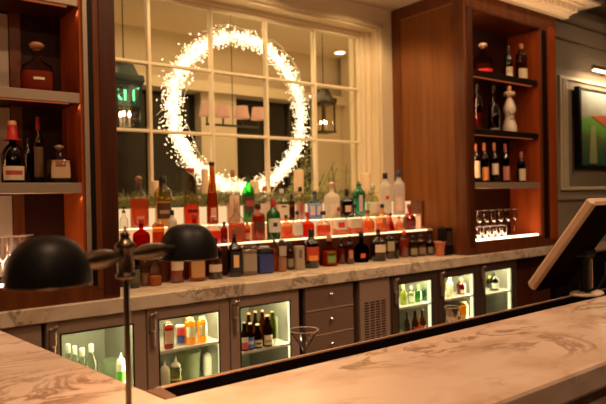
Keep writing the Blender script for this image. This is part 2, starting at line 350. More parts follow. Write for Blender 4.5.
# ---------------------------------------------------------------- liquor cabinets
def shelf(parent,x0,x1,z,lit=True):
    o=MB().box(x0,x1,3.215,YW-.04,z-.045,z,b=.002).build('shelf',WOODD,parent)
    MB().box(x0,x1,3.200,3.215,z-.052,z+.001,b=.002).build('shelf_edge',SHELFM,o)
    if lit: MB().box(x0+.03,x1-.03,3.225,3.24,z-.053,z-.046).build('led_strip',emit('shelf_led',(1,.35,.12),1.2),o)
xl=1.03
LC=empty('liquor_cabinet',(.4,3.5,.92),'left mahogany shelf cabinet behind the two dark bar lamps','cabinet','open liquor cabinets')
RC=empty('liquor_cabinet',(4.8,3.5,.92),'right mahogany shelf cabinet with stemware, beside the window','cabinet','open liquor cabinets')
def P_(mb,name,mat,par):
    o=mb.build(name,mat,par); L=par.location; o.matrix_parent_inverse=Matrix.Translation((-L.x,-L.y,-L.z)); return o
YB=3.55
def cab(par,x0,xi0,xi1,x1,gro):
    zt=ZSOF-.003
    b=MB(); b.box(x0,xi0,YC,YW-.002,.922,zt,b=.004).box(xi1,x1,YC,YW-.002,.922,zt,b=.004)
    b.box(xi0,xi1,YC,YW-.002,.922,1.033).box(xi0,xi1,YC,YW-.002,3.0,zt)
    P_(b,'carcass',WOOD,par)
    P_(MB().box(xi0,xi1,YB-.03,YB,1.033,3.0),'back_panel',BACKW,par)
    t=MB()
    t.box(xi0+.0,xi1,YC-.012,YC,3.0,3.02,b=.003)
    P_(t,'bead',WOODD,par)
    for z in(1.538,2.005,2.51):
        o=P_(MB().box(xi0+.002,xi1-.002,3.215,YB-.031,z-.045,z,b=.002),'shelf',WOODD,par)
        e=MB().box(xi0+.002,xi1-.002,3.198,3.215,z-.052,z+.001,b=.002).build('shelf_edge',SHELFM if (par is LC or z<1.6) else SHELFD,o); 
        o2=MB().box(xi0+.03,xi1-.06,3.23,3.245,z-.054,z-.046).build('led_strip',emit('shelf_led',(1,.20,.05),.28),o)
    P_(MB().box(xi0+.01,xi1-.05,3.195,3.235,1.034,1.046),'led_strip',LEDW,par)
cab(RC,4.195,4.283,5.335,5.615,None)
# reveal details, right cabinet: dark pocket groove, lit inner strip, side panel frame
P_(MB().box(5.365,5.440,YC-.004,YC+.0,1.0,3.0),'pocket_groove',pbr('groove',(.02,.005,.002),.6,spec=.1),RC)
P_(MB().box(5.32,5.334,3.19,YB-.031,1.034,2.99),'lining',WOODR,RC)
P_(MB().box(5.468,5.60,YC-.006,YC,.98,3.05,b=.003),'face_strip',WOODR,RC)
P_(MB().box(4.215,4.283,YC-.014,YC,1.0,3.03,b=.006),'door_edge',WOODD,RC)
sp=MB(); xs=4.195
sp.box(xs-.018,xs,YC,YC+.115,.922,3.187,b=.003).box(xs-.018,xs,YW-.10,YW-.002,.922,3.187,b=.003).box(xs-.018,xs,YC+.115,YW-.10,3.08,3.187,b=.003).box(xs-.018,xs,YC+.115,YW-.10,.922,1.0,b=.003)
P_(sp,'side_frame',WOOD,RC)
P_(MB().box(xs-.004,xs,YC+.115,YW-.10,1.0,3.07),'side_panel',pbr('panel_mahogany',(.20,.060,.011),.34,spec=.3,noise=(2.5,(.27,.088,.017),(8,8,.4))),RC)
P_(MB().box(xs-.010,xs,YC+.115,YW-.10,3.07,3.08),'side_bead',pbr('pale_bead',(.34,.13,.05),.3),RC)  # thin bead in a paler tone than the panel below
cab(LC,-.9,-.6,1.016,1.189,None)
P_(MB().box(1.016,1.040,YC-.006,YC,1.0,3.03,b=.002),'steel_strip',SHELFM,LC)
P_(MB().box(1.040,1.066,YC-.004,YC,1.0,3.03),'pocket_groove',BLACK,LC)
P_(MB().box(1.066,1.095,YC-.006,YC,.98,3.05,b=.002),'face_strip',WOOD,LC)
P_(MB().box(1.099,1.187,YC-.005,YC,.94,3.17,b=.002),'post_facing',WOODD,LC)
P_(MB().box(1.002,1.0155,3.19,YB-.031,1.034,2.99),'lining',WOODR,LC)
P_(MB().box(.735,.79,YB-.045,YB-.0375,1.034,2.99),'back_stile',WOOD,LC)
for z0,z1 in((1.05,1.48),(1.545,1.95),(2.01,2.45)): P_(MB().box(-.55,.73,YB-.0365,YB-.0305,z0,z1),'mirror_panel',pbr('pale_panel',(.5,.42,.3),.5),LC)
# ---------------------------------------------------------------- undercounter units
DOORD=pbr('dark_door',(.13,.08,.055),.4,.5)
RACK=pbr('wire_shelf',(.72,.70,.62),.4,.3)
def cooler(x0,x1,label,shs,handle=True):
    t=empty('undercounter_cooler',((x0+x1)/2,3.5,.0),label,'fridge','glass door coolers under the back counter')
    W=(x1-x0)/2-.004; y0=-.30; y1=.29
    b=MB().box(-W,-W+.03,y0,y1,.1,.83).box(W-.03,W,y0,y1,.1,.83).box(-W+.03,W-.03,y0,y1,.1,.14).box(-W+.03,W-.03,y0,y1,.80,.83).box(-W+.03,W-.03,y1-.03,y1,.14,.8)
    b.box(-W,W,y0+.03,y1,.0,.1)
    b.build('body',pbr('cooler_lining',(.36,.35,.29),.4,.3),t)
    d=empty_part('door',t)
    dm=MB(); yy0,yy1=-.318,-.302; gxa,gxb,gza,gzb=-W+.066,W-.07,.2,.768
    dm.box(-W,gxa,yy0,yy1,.1,.834,b=.003).box(gxb,W,yy0,yy1,.1,.834,b=.003).box(gxa,gxb,yy0,yy1,gzb,.834,b=.003).box(gxa,gxb,yy0,yy1,.1,gza,b=.003)
    d=dm.build('door',DOORD if x0>3.2 else STEEL,t)
    MB().box(gxa,gxb,yy0+.006,yy0+.010,gza,gzb).build('door_glass',GLS,d)
    MB().box(gxa-.001,gxa+.006,yy0-.001,yy0+.004,gza,gzb).box(gxb-.006,gxb+.001,yy0-.001,yy0+.004,gza,gzb).box(gxa,gxb,yy0-.001,yy0+.004,gzb-.006,gzb).build('gasket',BLACK,d)
    if handle:
        h=MB().box(-W+.006,-W+.046,yy0-.022,yy0-.001,.705,.80,b=.008).box(-W+.014,-W+.038,yy0-.03,yy0-.006,.62,.72,b=.008)
        h.tube([(-W+.01,yy0-.02,.80),(-W+.05,yy0-.025,.812)],.010)
        h.build('handle',STEELD,d)
        MB().lathe([(0,.6),(.5,1),(1,.5)],.014,.02,12,o=(-W+.03,yy0-.02,.798)).build('hinge_cap',CHROME,d)
    for zz in shs:
        sh=MB()
        for k in range(14): xx=-W+.04+k*(2*W-.08)/13; sh.box(xx-.002,xx+.002,-.26,.25,zz-.002,zz)
        sh.box(-W+.032,W-.032,-.275,-.262,zz-.016,zz).box(-W+.032,W-.032,.24,.25,zz-.016,zz).box(-W+.032,W-.032,-.262,.24,zz-.006,zz-.002)
        sh.build('shelf',RACK,t)
    MB().box(W-.045,W-.033,-.27,-.25,.16,.78).box(-W+.05,W-.05,-.27,-.25,.785,.798).build('light_tube',emit('cooler_led',(.95,.95,.55),1.6),t)
    area((t.location.x+.02,3.27,.785),(math.radians(25),0,0),W*1.5,.06,CE,(1,.95,.55),'cooler_lamp')
    area((t.location.x+W-.05,3.25,.5),(0,math.radians(90),math.radians(-20)),.5,.03,CE*.8,(1,.95,.55),'cooler_lamp')
    return t
def empty_part(n,t): return None
cx=[.802,1.333,1.867,2.398]
names=['copper-toned steel cooler behind the lamp pole, with clear bottles inside','steel cooler with yellow juice bottles inside, between lamp pole and beer cooler','steel cooler full of beer bottles, left of the drawers']
for i in range(3): cooler(cx[i],cx[i+1],names[i],((.345,),(.575,.324),(.476,))[i])
cx=[3.268,3.80,4.345,4.90]
names=['dark cooler with green and red bottles, right of the vented ice machine','dark middle cooler with a white and a red bottle, behind the small glass','dark rightmost cooler holding one champagne bottle']
for i in range(3): cooler(cx[i],cx[i+1],names[i],((.575,.299),(.575,.345),(.555,))[i])
tag(MB().box(.25,.785,3.19,3.75,.0,.832,b=.003).build('steel_cabinet',STEEL),'plain steel cabinet front left of the coolers, above the bar corner','cabinet')
tag(MB().box(4.91,5.55,3.24,3.75,0,.832).build('end_cabinet',WOODD),'dark cabinet at the right end of the back counter','cabinet')
# drawers
t=empty('drawer_unit',(2.663,3.5,0),'steel unit of stacked drawers with round knobs, left of the vented machine','drawers')
MB().box(-.215,.215,-.28,.25,0,.832).box(-.245,-.215,-.28,.25,0,.832).build('body',BLACK,t)
for z0,z1 in((.667,.830),(.495,.661),(.323,.489),(.1,.317)):
    d=MB().box(-.215,.217,-.318,-.282,z0,z1,b=.004).build('drawer',STEELD,t)
    MB().box(-.215,.217,-.322,-.316,z0,z0+.008,b=.002).build('drawer_lip',STEEL,d)
    MB().lathe([(0,.5),(.5,.4),(.6,1),(.9,.9),(1,.4)],.016,.028,12,M=Matrix.Translation((0,-.318,(z0+z1)/2+.022))@Matrix.Rotation(PI/2,4,'X')).build('knob',CHROME,d)
# ice machine
t=empty('ice_machine',(3.09,3.5,0),'narrow steel ice machine with slotted vent between drawers and dark cooler','ice machine')
MB().box(-.145,.16,-.29,.25,0,.832).build('body',STEELD,t)
f=MB().box(-.145,.158,-.318,-.291,.1,.832,b=.004).build('front_panel',STEEL,t)
v=MB()
for r in range(22):
    for c in range(4): v.box(-.105+c*.057,-.062+c*.057,-.3195,-.3175,.26+r*.019,.269+r*.019)
tag(v.build('vent_slots',BLACK,f),kind=None)
# ---------------------------------------------------------------- backlit bottle display
xa=1.22; xb=4.165
DS=empty('bottle_display',(2.6,3.65,.92),'stepped bottle display glowing amber, standing on the counter under the window','display')
Y1,Y2,Y3=3.545,3.672,3.795; Z1,Z2,Z3=1.140,1.267,1.385
D=MB().box(xa,xb,Y1,Y3+.03,.9205,Z1-.02); P_(D,'base_box',WOODD,DS)
P_(MB().box(xa,xb,Y1-.004,Y2,Z1-.018,Z1,b=.002),'lower_step',FROSTP,DS)
P_(MB().box(xa,xb,Y2+.004,Y3,Z1,Z2-.015),'lower_glow_panel',RISER2,DS)
P_(MB().box(xa,xb,Y2-.004,Y3,Z2-.014,Z2,b=.002),'upper_step',FROSTP,DS)
P_(MB().box(xa,xb,Y3,Y3+.03,Z2,Z3),'upper_glow_panel',RISER,DS)
P_(MB().box(xa,xb-.08,Y1-.010,Y1-.0045,Z1-.012,Z1-.002),'led_strip',EDGE,DS)
P_(MB().box(xa,xb-.08,Y2-.010,Y2-.0045,Z2-.010,Z2-.003),'led_strip',emit('led_edge2',(1,.7,.4),3),DS)
pol=[(3.44,.9215),(3.44,1.165),(3.66,1.165),(3.66,1.385),(Y3+.02,1.385),(Y3+.02,.9215)]
P_(MB().prism(pol,xb+.001,xb+.019,ax=0),'end_panel',WOOD,DS)
# ---------------------------------------------------------------- bottles
ST={ # body profile (z,r,squareness), neck top fraction, cap range
'wine':([(0,.9),(.012,1),(.60,1),(.68,.86),(.74,.5),(.79,.36),(.97,.33)],(.80,1.0,.37)),
'vodka':([(0,.9),(.015,1),(.66,1),(.72,.9),(.77,.55),(.82,.38),(.93,.36)],(.86,1.0,.40)),
'flask':([(0,.9,1),(.02,1,1),(.56,1,1),(.62,.9,1),(.68,.5,.5),(.72,.30,0),(.85,.28,0),(.86,.34,0),(.88,.34,0)],(.86,1.0,.30)),
'jar':([(0,.9,1),(.02,1,1),(.86,1,1),(.92,.85,.6),(.95,.6,0)],(.93,1.0,.6)),
'decanter':([(0,.8),(.02,.95),(.3,1),(.48,.93),(.58,.62),(.63,.34),(.66,.28),(.82,.26),(.84,.36),(.86,.36)],(.84,1.0,.34)),
'squat':([(0,.85),(.03,.96),(.12,1),(.42,1),(.52,.88),(.60,.5),(.65,.27),(.82,.25),(.85,.33)],(.83,1.0,.34)),
'taper':([(0,.92),(.015,1),(.25,1),(.5,.78),(.75,.48),(.93,.38),(.96,.40)],(.94,1.0,.5)),
'bell':([(0,.95),(.03,1),(.14,.96),(.30,.62),(.36,.60),(.47,.86),(.56,.82),(.70,.46),(.78,.30)],(.77,1.0,.7)),
'beer':([(0,.9),(.02,1),(.52,1),(.62,.82),(.72,.48),(.95,.38),(.97,.42)],(.955,1.0,.46)),
'squeeze':([(0,.95),(.02,1),(.62,1),(.68,.95),(.70,.85)],(.70,1.0,.85)),
'conic':([(0,1),(.02,1),(.3,.85),(.5,.55),(.62,.32),(.85,.26)],(.85,1.0,.34)),
'box':([(0,1,1),(.99,1,1)],(.985,1.0,.0)),
}
def interp(pr,z):
    for a,b in zip(pr,pr[1:]):
        if a[0]<=z<=b[0]:
            k=(z-a[0])/max(1e-6,b[0]-a[0]); sa=a[2] if len(a)>2 else 1; sb=b[2] if len(b)>2 else 1
            return a[1]+(b[1]-a[1])*k, sa+(sb-sa)*k
    return pr[-1][1],0
def bottle(loc,w,h,style,glassc,liq=None,lvl=.5,capc=(.02,.015,.01),label=None,lz=(.12,.42),text_=None,cat='bottle',name='liquor_bottle',grp=None,ex=2,ry=1,capstyle='cap',frost=False,accent=None,solid=None,mouth=False,n=18):
    """label=(r,g,b); accent=(r,g,b,z0,z1,widthfrac); returns the thing"""
    rz=math.atan2(loc[0],loc[1])*-.55
    t=empty(name,loc,text_,cat,grp,rz); R=w/2
    pr,(c0,c1,cr)=ST[style]
    m=solid or (LQ(glassc,.25) if frost else G(glassc))
    MB().lathe(pr,R,h,n,ex,ry).build('glass_body' if not solid else 'body',m,t)
    if liq is not None:
        lp=[(pr[0][0]+.015,pr[0][1]*.9)+tuple(pr[0][2:])]
        for q in pr[1:]:
            if q[0]<lvl-.01 and q[0]>.018: lp.append((q[0],q[1]*.93)+tuple(q[2:]))
        rr,sq=interp(pr,lvl); lp.append((lvl,rr*.93,sq))
        MB().lathe(lp,R,h,n,ex,ry).build('liquid',LQ(liq,.5),t)
    if capc is not None:
        cm=MB(); 
        if capstyle=='ball': cm.lathe([(c0,.7*cr),(c0+.03,.75*cr),(c0+.04,1.0*cr),(c0+.07,1.25*cr),((c0+1)/2+.02,1.4*cr),(.98,.95*cr),(1,.3*cr)],R,h,14)
        elif capstyle=='pour': cm.lathe([(c0,cr),(c0+.04,cr*1.05),(c0+.05,.5*cr),(.97,.28*cr),(1,.25*cr)],R,h,12)
        elif capstyle=='nozzle': cm.lathe([(.70,.85),(.74,.88),(.80,.6),(.82,.28),(.97,.12),(1,.08)],R,h,14)
        elif capstyle=='crown': cm.lathe([(c0,cr*1.15),(1,cr)],R,h,12)
        elif capstyle=='wide': cm.lathe([(c0,.34),(c0+.015,.75),(c0+.07,.85),(c0+.10,.7),(c0+.11,.22),(c0+.15,.3),(.98,.3),(1,.12)],R,h,14)
        else: cm.lathe([(c0,cr),(c0+.01,cr*1.04),(.985,cr*1.0),(1,cr*.85)],R,h,14)
        cm.build('stopper' if capstyle in('ball','wide') else 'cap',OP(capc,.35),t)
    def patch(z0,z1,ang,mat,nm,off=.0009,par=t,a0=0):
        V=[];F=[];k=8
        for j,z in enumerate((z0,(z0+z1)/2,z1)):
            rr,sq=interp(pr,z); e=2+(ex-2)*sq; yy=1+(ry-1)*sq
            for i in range(k+1):
                a=-PI/2+a0+ang*(2*i/k-1); q=(abs(math.cos(a))**e+abs(math.sin(a))**e)**(-1/e)
                V.append(((rr*R*q+off)*math.cos(a),(rr*R*q*yy+off)*math.sin(a),z*h))
        for j in(0,1):
            for i in range(k): F.append((j*(k+1)+i,j*(k+1)+i+1,(j+1)*(k+1)+i+1,(j+1)*(k+1)+i))
        return MB().add(V,F,True).build(nm,mat,par)
    if label is not None:
        L_=patch(lz[0],lz[1],.95 if ex==2 else .72,OP(label,.6),'label')
        if accent: patch(accent[3],accent[4],accent[5],OP(accent[:3],.5),'label_print',.0016,L_)
    elif accent: patch(accent[3],accent[4],accent[5],OP(accent[:3],.5),'label')
    return t
# colours
CL=(.93,.90,.85); AMB=(.78,.42,.16); DAMB=(.50,.18,.06); GRN=(.10,.45,.12); DGRN=(.04,.09,.03); BLK=(.02,.015,.012); BRN=(.5,.22,.08); BLU=(.45,.65,.9); TEAL=(.25,.75,.65)
LAM=(.93,.45,.15); LRED=(.95,.34,.15); LOR=(.97,.55,.27); LPK=(.97,.68,.48); LYE=(.9,.65,.2); LBR=(.55,.20,.06)
PAP=(.72,.58,.40); WHT=(.80,.74,.64); CORK=(.42,.20,.08); CAPB=(.015,.012,.01); CAPR=(.45,.03,.02)
def row(Y,z,items,grp,place):
    L=[]
    for q,it in enumerate(items):
        kw=dict(it[5]); dy=kw.pop('dy',0); lim=.018 if it[1]<13 and len(items)>8 else 0
        yy=Y+dy+(lim if q%2 else -lim)*(1 if not dy else 0)
        P=at(it[0],it[2],1,yy); w=it[1]*depth((P.x,yy,z))/FPX*(1.2 if len(items)>8 else 1.02); w=min(w,.118) if len(items)>8 else w
        L.append([P,w,yy,it,kw])
    for a in range(len(L)):
        for b in range(a+1,min(a+4,len(L))):
            d=math.hypot(L[a][0].x-L[b][0].x,L[a][2]-L[b][2]); t=(L[a][1]+L[b][1])/2*1.02
            if t>d: L[a][1]*=d/t; L[b][1]*=d/t
    for P,w,yy,it,kw in L:
        bottle((P.x,yy,z+.0005),w,P.z-z,it[3],text_=it[4],grp=grp,**kw)
# bottom row on the counter
row(3.478,ZC,[
(134,9,243,'wine','dark green bottle at left end of the counter row, right behind the lamp pole',dict(glassc=DGRN,capc=CAPB,label=(.10,.12,.05))),
(144,9,250,'flask','small clear bottle of brown spirit below the lamp arm, second from the shelf post',dict(glassc=CL,liq=LBR,lvl=.35,capc=CORK,ex=4)),
(155,12,248,'squat','clear rounded bottle with a little amber at its bottom, below the right lamp arm',dict(glassc=CL,liq=LAM,lvl=.25,capc=CORK,dy=-.02)),
(176,12,238,'vodka','amber bottle with cream label under left part of the right lamp shade',dict(glassc=AMB,liq=LAM,lvl=.5,capc=CAPB,label=PAP,lz=(.28,.55))),
(196,14,240,'flask','orange whiskey bottle with tan label beneath middle of the right lamp shade',dict(glassc=AMB,liq=LAM,lvl=.5,capc=CAPB,label=(.55,.30,.12),lz=(.1,.5),ex=4)),
(214,13,238,'vodka','dark brown bottle with cream band label beside right edge of the lamp shade',dict(glassc=BRN,liq=LBR,lvl=.5,capc=CAPB,label=PAP,lz=(.18,.36))),
(234,13,229,'flask','black square bottle with gold figure label, right of the right lamp shade',dict(glassc=BLK,capc=(.25,.09,.03),accent=(.85,.55,.25,.20,.46,.35),ex=3,label=(.01,.01,.01),lz=(.08,.54))),
(248,15,244,'jar','clear square bottle with grey label between black and blue bottles',dict(glassc=CL,liq=(.75,.62,.48),lvl=.8,capc=CAPB,label=(.36,.30,.22),lz=(.15,.7),ex=5)),
(264,14,246,'jar','blue labelled square bottle on the counter, right of the clear one',dict(glassc=BLU,liq=(.2,.25,.5),lvl=.7,capc=(.4,.35,.3),label=(.035,.05,.22),lz=(.06,.7),ex=5)),
(274,6,240,'vodka','slim orange bottle squeezed in right of the blue labelled one',dict(glassc=AMB,liq=LOR,lvl=.7,capc=CAPB)),
(281.5,9,240,'jar','clear square bottle half filled with orange liquid, left of the cream box',dict(glassc=CL,liq=LOR,lvl=.45,capc=CAPB,label=(.45,.38,.28),lz=(.5,.82),ex=5)),
(290,7,243,'vodka','narrow dark bottle just left of the cream upright box',dict(glassc=BRN,liq=LBR,lvl=.6,capc=CAPB,label=(.3,.24,.15),dy=.02)),
(299,9,246,'box','tall cream label bottle box in the counter row, left of the red labelled one',dict(glassc=WHT,capc=None,solid=OP((.42,.33,.22),.5),ex=8,name='bottle_box',cat='box',accent=(.15,.12,.09,.5,.85,.3))),
(311,13,229,'wine','black bottle with red label on the counter below the red middle bottles',dict(glassc=BLK,capc=CAPB,label=(.55,.06,.02),lz=(.2,.55),accent=(.9,.3,.08,.2,.33,.6))),
(329,15,236,'squat','amber bottle with green shield label on the counter',dict(glassc=AMB,liq=LRED,lvl=.5,capc=CORK,accent=(.18,.32,.08,.12,.48,.5),ex=3)),
(341.5,7,238,'vodka','thin dark red bottle right of the green shield label bottle',dict(glassc=DAMB,liq=LRED,lvl=.6,capc=CAPB)),
(349.5,8,236,'vodka','dark reddish glass bottle left of the round dark bottle',dict(glassc=DAMB,liq=LBR,lvl=.6,capc=CAPB,accent=(.5,.2,.1,.2,.5,.5))),
(361,16,232,'squat','round dark squat bottle with small red seal on the counter',dict(glassc=(.12,.08,.05),liq=LBR,lvl=.4,capc=CAPB,accent=(.8,.12,.04,.15,.3,.35),ry=.7)),
(378,12,229,'flask','dark flask bottle with white label and black cap on the counter',dict(glassc=(.25,.17,.1),liq=LBR,lvl=.4,capc=CAPB,label=PAP,lz=(.28,.52),ex=3)),
(389.5,9,236,'jar','brown square bottle with cream label left of the pink bottle',dict(glassc=BRN,liq=LBR,lvl=.6,capc=CAPB,label=(.45,.36,.22),lz=(.35,.78),ex=5)),
(396.5,5,236,'vodka','thin black bottle directly left of the pink one',dict(glassc=BLK,capc=CAPB)),
(404,8,231,'vodka','pink bottle with red cap in the right part of the counter row',dict(glassc=(.9,.5,.42),liq=(.75,.3,.22),lvl=.7,capc=(.7,.06,.06))),
(413,7,236,'vodka','olive coloured bottle first to the right of the pink one',dict(glassc=(.45,.38,.15),liq=(.4,.3,.1),lvl=.6,capc=CAPB,label=(.3,.25,.13))),
(421,8,235,'vodka','brownish clear bottle between the olive and rightmost dark bottle',dict(glassc=(.6,.45,.3),liq=LBR,lvl=.5,capc=CAPB,label=(.25,.18,.1),dy=-.02)),
(430,7,235,'wine','small dark bottle at right end of the counter row, beside the cup',dict(glassc=BLK,capc=CAPB,label=(.3,.22,.15),dy=-.04)),
],'bottles standing on the back counter','')
# lower step
row(3.602,Z1,[
(123.5,7,207,'vodka','clear bottle with black pour spout against the left shelf post',dict(glassc=CL,liq=(.6,.45,.3),lvl=.4,capc=CAPB,capstyle='pour')),
(141,14,219,'squat','squat dark red bottle at left end of the lower step, above the lamp joint',dict(glassc=(.55,.06,.03),liq=LRED,lvl=.45,capc=CAPR,dy=-.01)),
(158,10,222,'jar','small round amber jar on the lower step above the right lamp arm',dict(glassc=AMB,liq=LAM,lvl=.6,capc=(.5,.35,.2))),
(172,8,210,'vodka','white bottle with black cap rising above left side of right lamp shade',dict(glassc=CL,liq=(.9,.8,.6),lvl=.7,capc=CAPB,frost=True)),
(194,14,214,'squat','red liqueur bottle half hidden by top of the right lamp shade',dict(glassc=(.8,.12,.06),liq=LRED,lvl=.5,capc=CAPR)),
(213,13,216,'flask','bottle of bright red liquor with round pink glass stopper',dict(glassc=CL,liq=(.95,.14,.07),lvl=.45,capc=(.7,.32,.25),capstyle='ball',ex=3)),
(224,6,222,'vodka','thin dark red bottle left of the faceted decanter',dict(glassc=(.5,.1,.05),liq=LRED,lvl=.6,capc=CAPB)),
(236,17,198,'squat','faceted decanter with pink spirit and tall ribbed pale stopper',dict(glassc=CL,liq=(.85,.32,.2),lvl=.42,capc=(.72,.48,.28),ex=3,accent=(.35,.10,.05,.15,.34,.4),dy=-.005)),
(247,6,221,'vodka','little orange labelled bottle between faceted decanter and amber bourbon',dict(glassc=AMB,liq=LRED,lvl=.6,capc=CORK,label=(.7,.35,.15))),
(257.5,12,204,'vodka','rounded bourbon bottle with black cap and dark label on the lower step',dict(glassc=(.7,.3,.1),liq=(.8,.28,.06),lvl=.66,capc=CAPB,accent=(.12,.05,.02,.28,.52,.8))),
(273,12,199,'wine','green bottle with red neck foil and cream label on the lower step',dict(glassc=GRN,liq=(.3,.6,.1),lvl=.3,capc=(.45,.03,.02),label=WHT,lz=(.18,.52),accent=(.08,.05,.02,.32,.42,.3))),
(286,9,215,'flask','peach coloured flask with red square seal beside the green bottle',dict(glassc=LPK,liq=LOR,lvl=.5,capc=CAPB,accent=(.8,.05,.02,.1,.3,.45),ex=4)),
(297,9,211,'flask','clear bottle with pale slanted label left of the red orange one',dict(glassc=CL,liq=LOR,lvl=.12,capc=CAPB,label=WHT,lz=(.1,.5),ex=4)),
(307.5,11,212,'squat','red orange rounded bottle right of the pale label bottle',dict(glassc=(.9,.35,.15),liq=LRED,lvl=.5,capc=CAPR)),
(323,15,211,'decanter','wide shouldered bottle with orange spirit and black stopper',dict(glassc=CL,liq=(.95,.22,.07),lvl=.42,capc=CAPB)),
(339,12,207,'flask','bottle with white and red printed label and brown cap on the lower step',dict(glassc=CL,liq=LRED,lvl=.2,capc=(.25,.07,.03),label=WHT,lz=(.18,.52),ex=4,accent=(.75,.06,.03,.25,.45,.45))),
(354,12,204,'flask','broad white labelled bottle of red spirit with slim black stopper',dict(glassc=CL,liq=LRED,lvl=.2,capc=CAPB,label=(.75,.60,.42),lz=(.2,.52),ex=4)),
(367.5,12,210,'decanter','amber bottle with brown stopper right of the broad white labelled one',dict(glassc=LPK,liq=LOR,lvl=.5,capc=(.2,.07,.03),accent=(.8,.1,.04,.1,.18,.6))),
(382,11,204,'flask','peach bottle with flat black cap left of the crimson conical one',dict(glassc=LPK,liq=LOR,lvl=.3,capc=CAPB,accent=(.5,.12,.1,.2,.5,.3),ex=3)),
(390.5,8,213,'conic','crimson cone shaped bottle with black stopper on the lower step',dict(glassc=(.8,.06,.05),liq=(.7,.03,.03),lvl=.5,capc=CAPB)),
(399,8,216,'decanter','small pale round bottle right of the crimson conical one',dict(glassc=LPK,liq=LPK,lvl=.5,capc=CORK)),
(409,11,204,'decanter','dark red bottle with brown cap near right end of the lower step',dict(glassc=(.6,.12,.06),liq=(.5,.05,.02),lvl=.5,capc=(.3,.08,.04),label=(.22,.03,.02),lz=(.12,.35))),
],'bottles on the lower lit step','')
# upper step
row(3.722,Z2,[
(138.5,15,176,'flask','flask of amber whiskey with brown ball stopper at left end of the upper step',dict(glassc=CL,liq=(.85,.22,.04),lvl=.56,capc=(.30,.14,.06),capstyle='ball',ex=4,accent=(.75,.3,.15,.08,.22,.4),ry=.7)),
(162.5,14,176,'vodka','cream liqueur bottle with dark label and black pour spout on the upper step',dict(glassc=(.9,.75,.45),liq=(.95,.72,.35),lvl=.5,capc=CAPB,capstyle='cap',label=(.09,.04,.02),lz=(.15,.46),accent=(.5,.3,.15,.25,.32,.6))),
(190.5,13,168,'taper','tapered bottle of orange red aperitif with red cap',dict(glassc=(.97,.85,.75),liq=(.95,.20,.05),lvl=.36,capc=(.6,.05,.02),accent=(.05,.02,.02,.22,.27,.7))),
(211.5,9.5,162,'taper','tallest slim brown bottle with black top on the upper step',dict(glassc=(.70,.34,.12),liq=(.85,.42,.16),lvl=.5,capc=CAPB,accent=(.8,.45,.3,.06,.26,.5))),
(232.5,11,170,'flask','clear bottle with copper cap and long cream label on the upper step',dict(glassc=CL,liq=LPK,lvl=.4,capc=(.45,.16,.06),label=(.85,.62,.42),lz=(.05,.52),ex=3)),
(248,10,175,'vodka','bright green bottle with dark printed label and pour spout',dict(glassc=(.15,.75,.2),liq=(.1,.6,.12),lvl=.6,capc=CAPB,capstyle='pour',label=(.10,.05,.04),lz=(.2,.55),accent=(.5,.08,.05,.34,.45,.7))),
(264.5,13,186,'flask','clear bottle of pale spirit with copper stopper, right of the green one',dict(glassc=CL,liq=LPK,lvl=.5,capc=(.5,.2,.08),label=(.9,.72,.52),lz=(.1,.5),ex=4)),
(281.5,14,189,'flask','wide clear bottle with pale label, right of the copper stoppered one',dict(glassc=CL,liq=(.95,.75,.5),lvl=.5,capc=(.75,.65,.5),label=(.9,.75,.55),lz=(.1,.5),ex=4,accent=(.1,.05,.03,.42,.47,.3))),
(291.5,6,194,'vodka','slim dark bottle between two clear ones on the upper step',dict(glassc=(.35,.2,.1),liq=LBR,lvl=.5,capc=CAPB)),
(300,8,187,'vodka','clear bottle with tall black cap in front of the tall candle',dict(glassc=CL,liq=(.85,.6,.5),lvl=.5,capc=CAPB,accent=(.4,.1,.1,.2,.5,.3))),
(314.5,14,191,'flask','flat pale blue gin bottle with dark stopper on the upper step',dict(glassc=(.55,.72,.95),liq=(.7,.8,.95),lvl=.5,capc=(.05,.04,.06),label=(.80,.62,.55),lz=(.14,.48),ex=5,ry=.6,accent=(.10,.2,.55,.10,.5,.12))),
(331.5,15,182,'flask','frosted pale bottle with big round peach stopper on the upper step',dict(glassc=(.95,.85,.7),capc=(.80,.50,.32),capstyle='ball',frost=True,ex=4,accent=(.9,.75,.55,.1,.4,.5))),
(346.5,12,189,'flask','black bottle with pale triangle on its label',dict(glassc=BLK,capc=CAPB,ex=4,ry=.6,accent=(.85,.55,.35,.2,.42,.4))),
(358.5,11,181,'vodka','bright teal glass bottle with black top on the upper step',dict(glassc=TEAL,liq=(.3,.8,.75),lvl=.5,capc=CAPB,capstyle='pour',accent=(.75,.5,.4,.15,.6,.28))),
(372.5,12,184,'decanter','pale greenish clear bottle right of the teal one',dict(glassc=(.85,.93,.78),liq=(.9,.85,.6),lvl=.4,capc=(.5,.6,.4),label=(.85,.72,.5),lz=(.1,.42))),
(385,10,173,'vodka','frosted vodka bottle with black cap and small red mark',dict(glassc=(.95,.88,.78),capc=CAPB,frost=True,accent=(.7,.05,.03,.38,.46,.3))),
(398.5,10,171,'vodka','tall frosted vodka bottle with dark blue cap at right end of the upper step',dict(glassc=(.92,.85,.8),capc=(.03,.05,.12),frost=True,label=(.85,.6,.5),lz=(.1,.4))),
],'bottles on the upper lit step','')
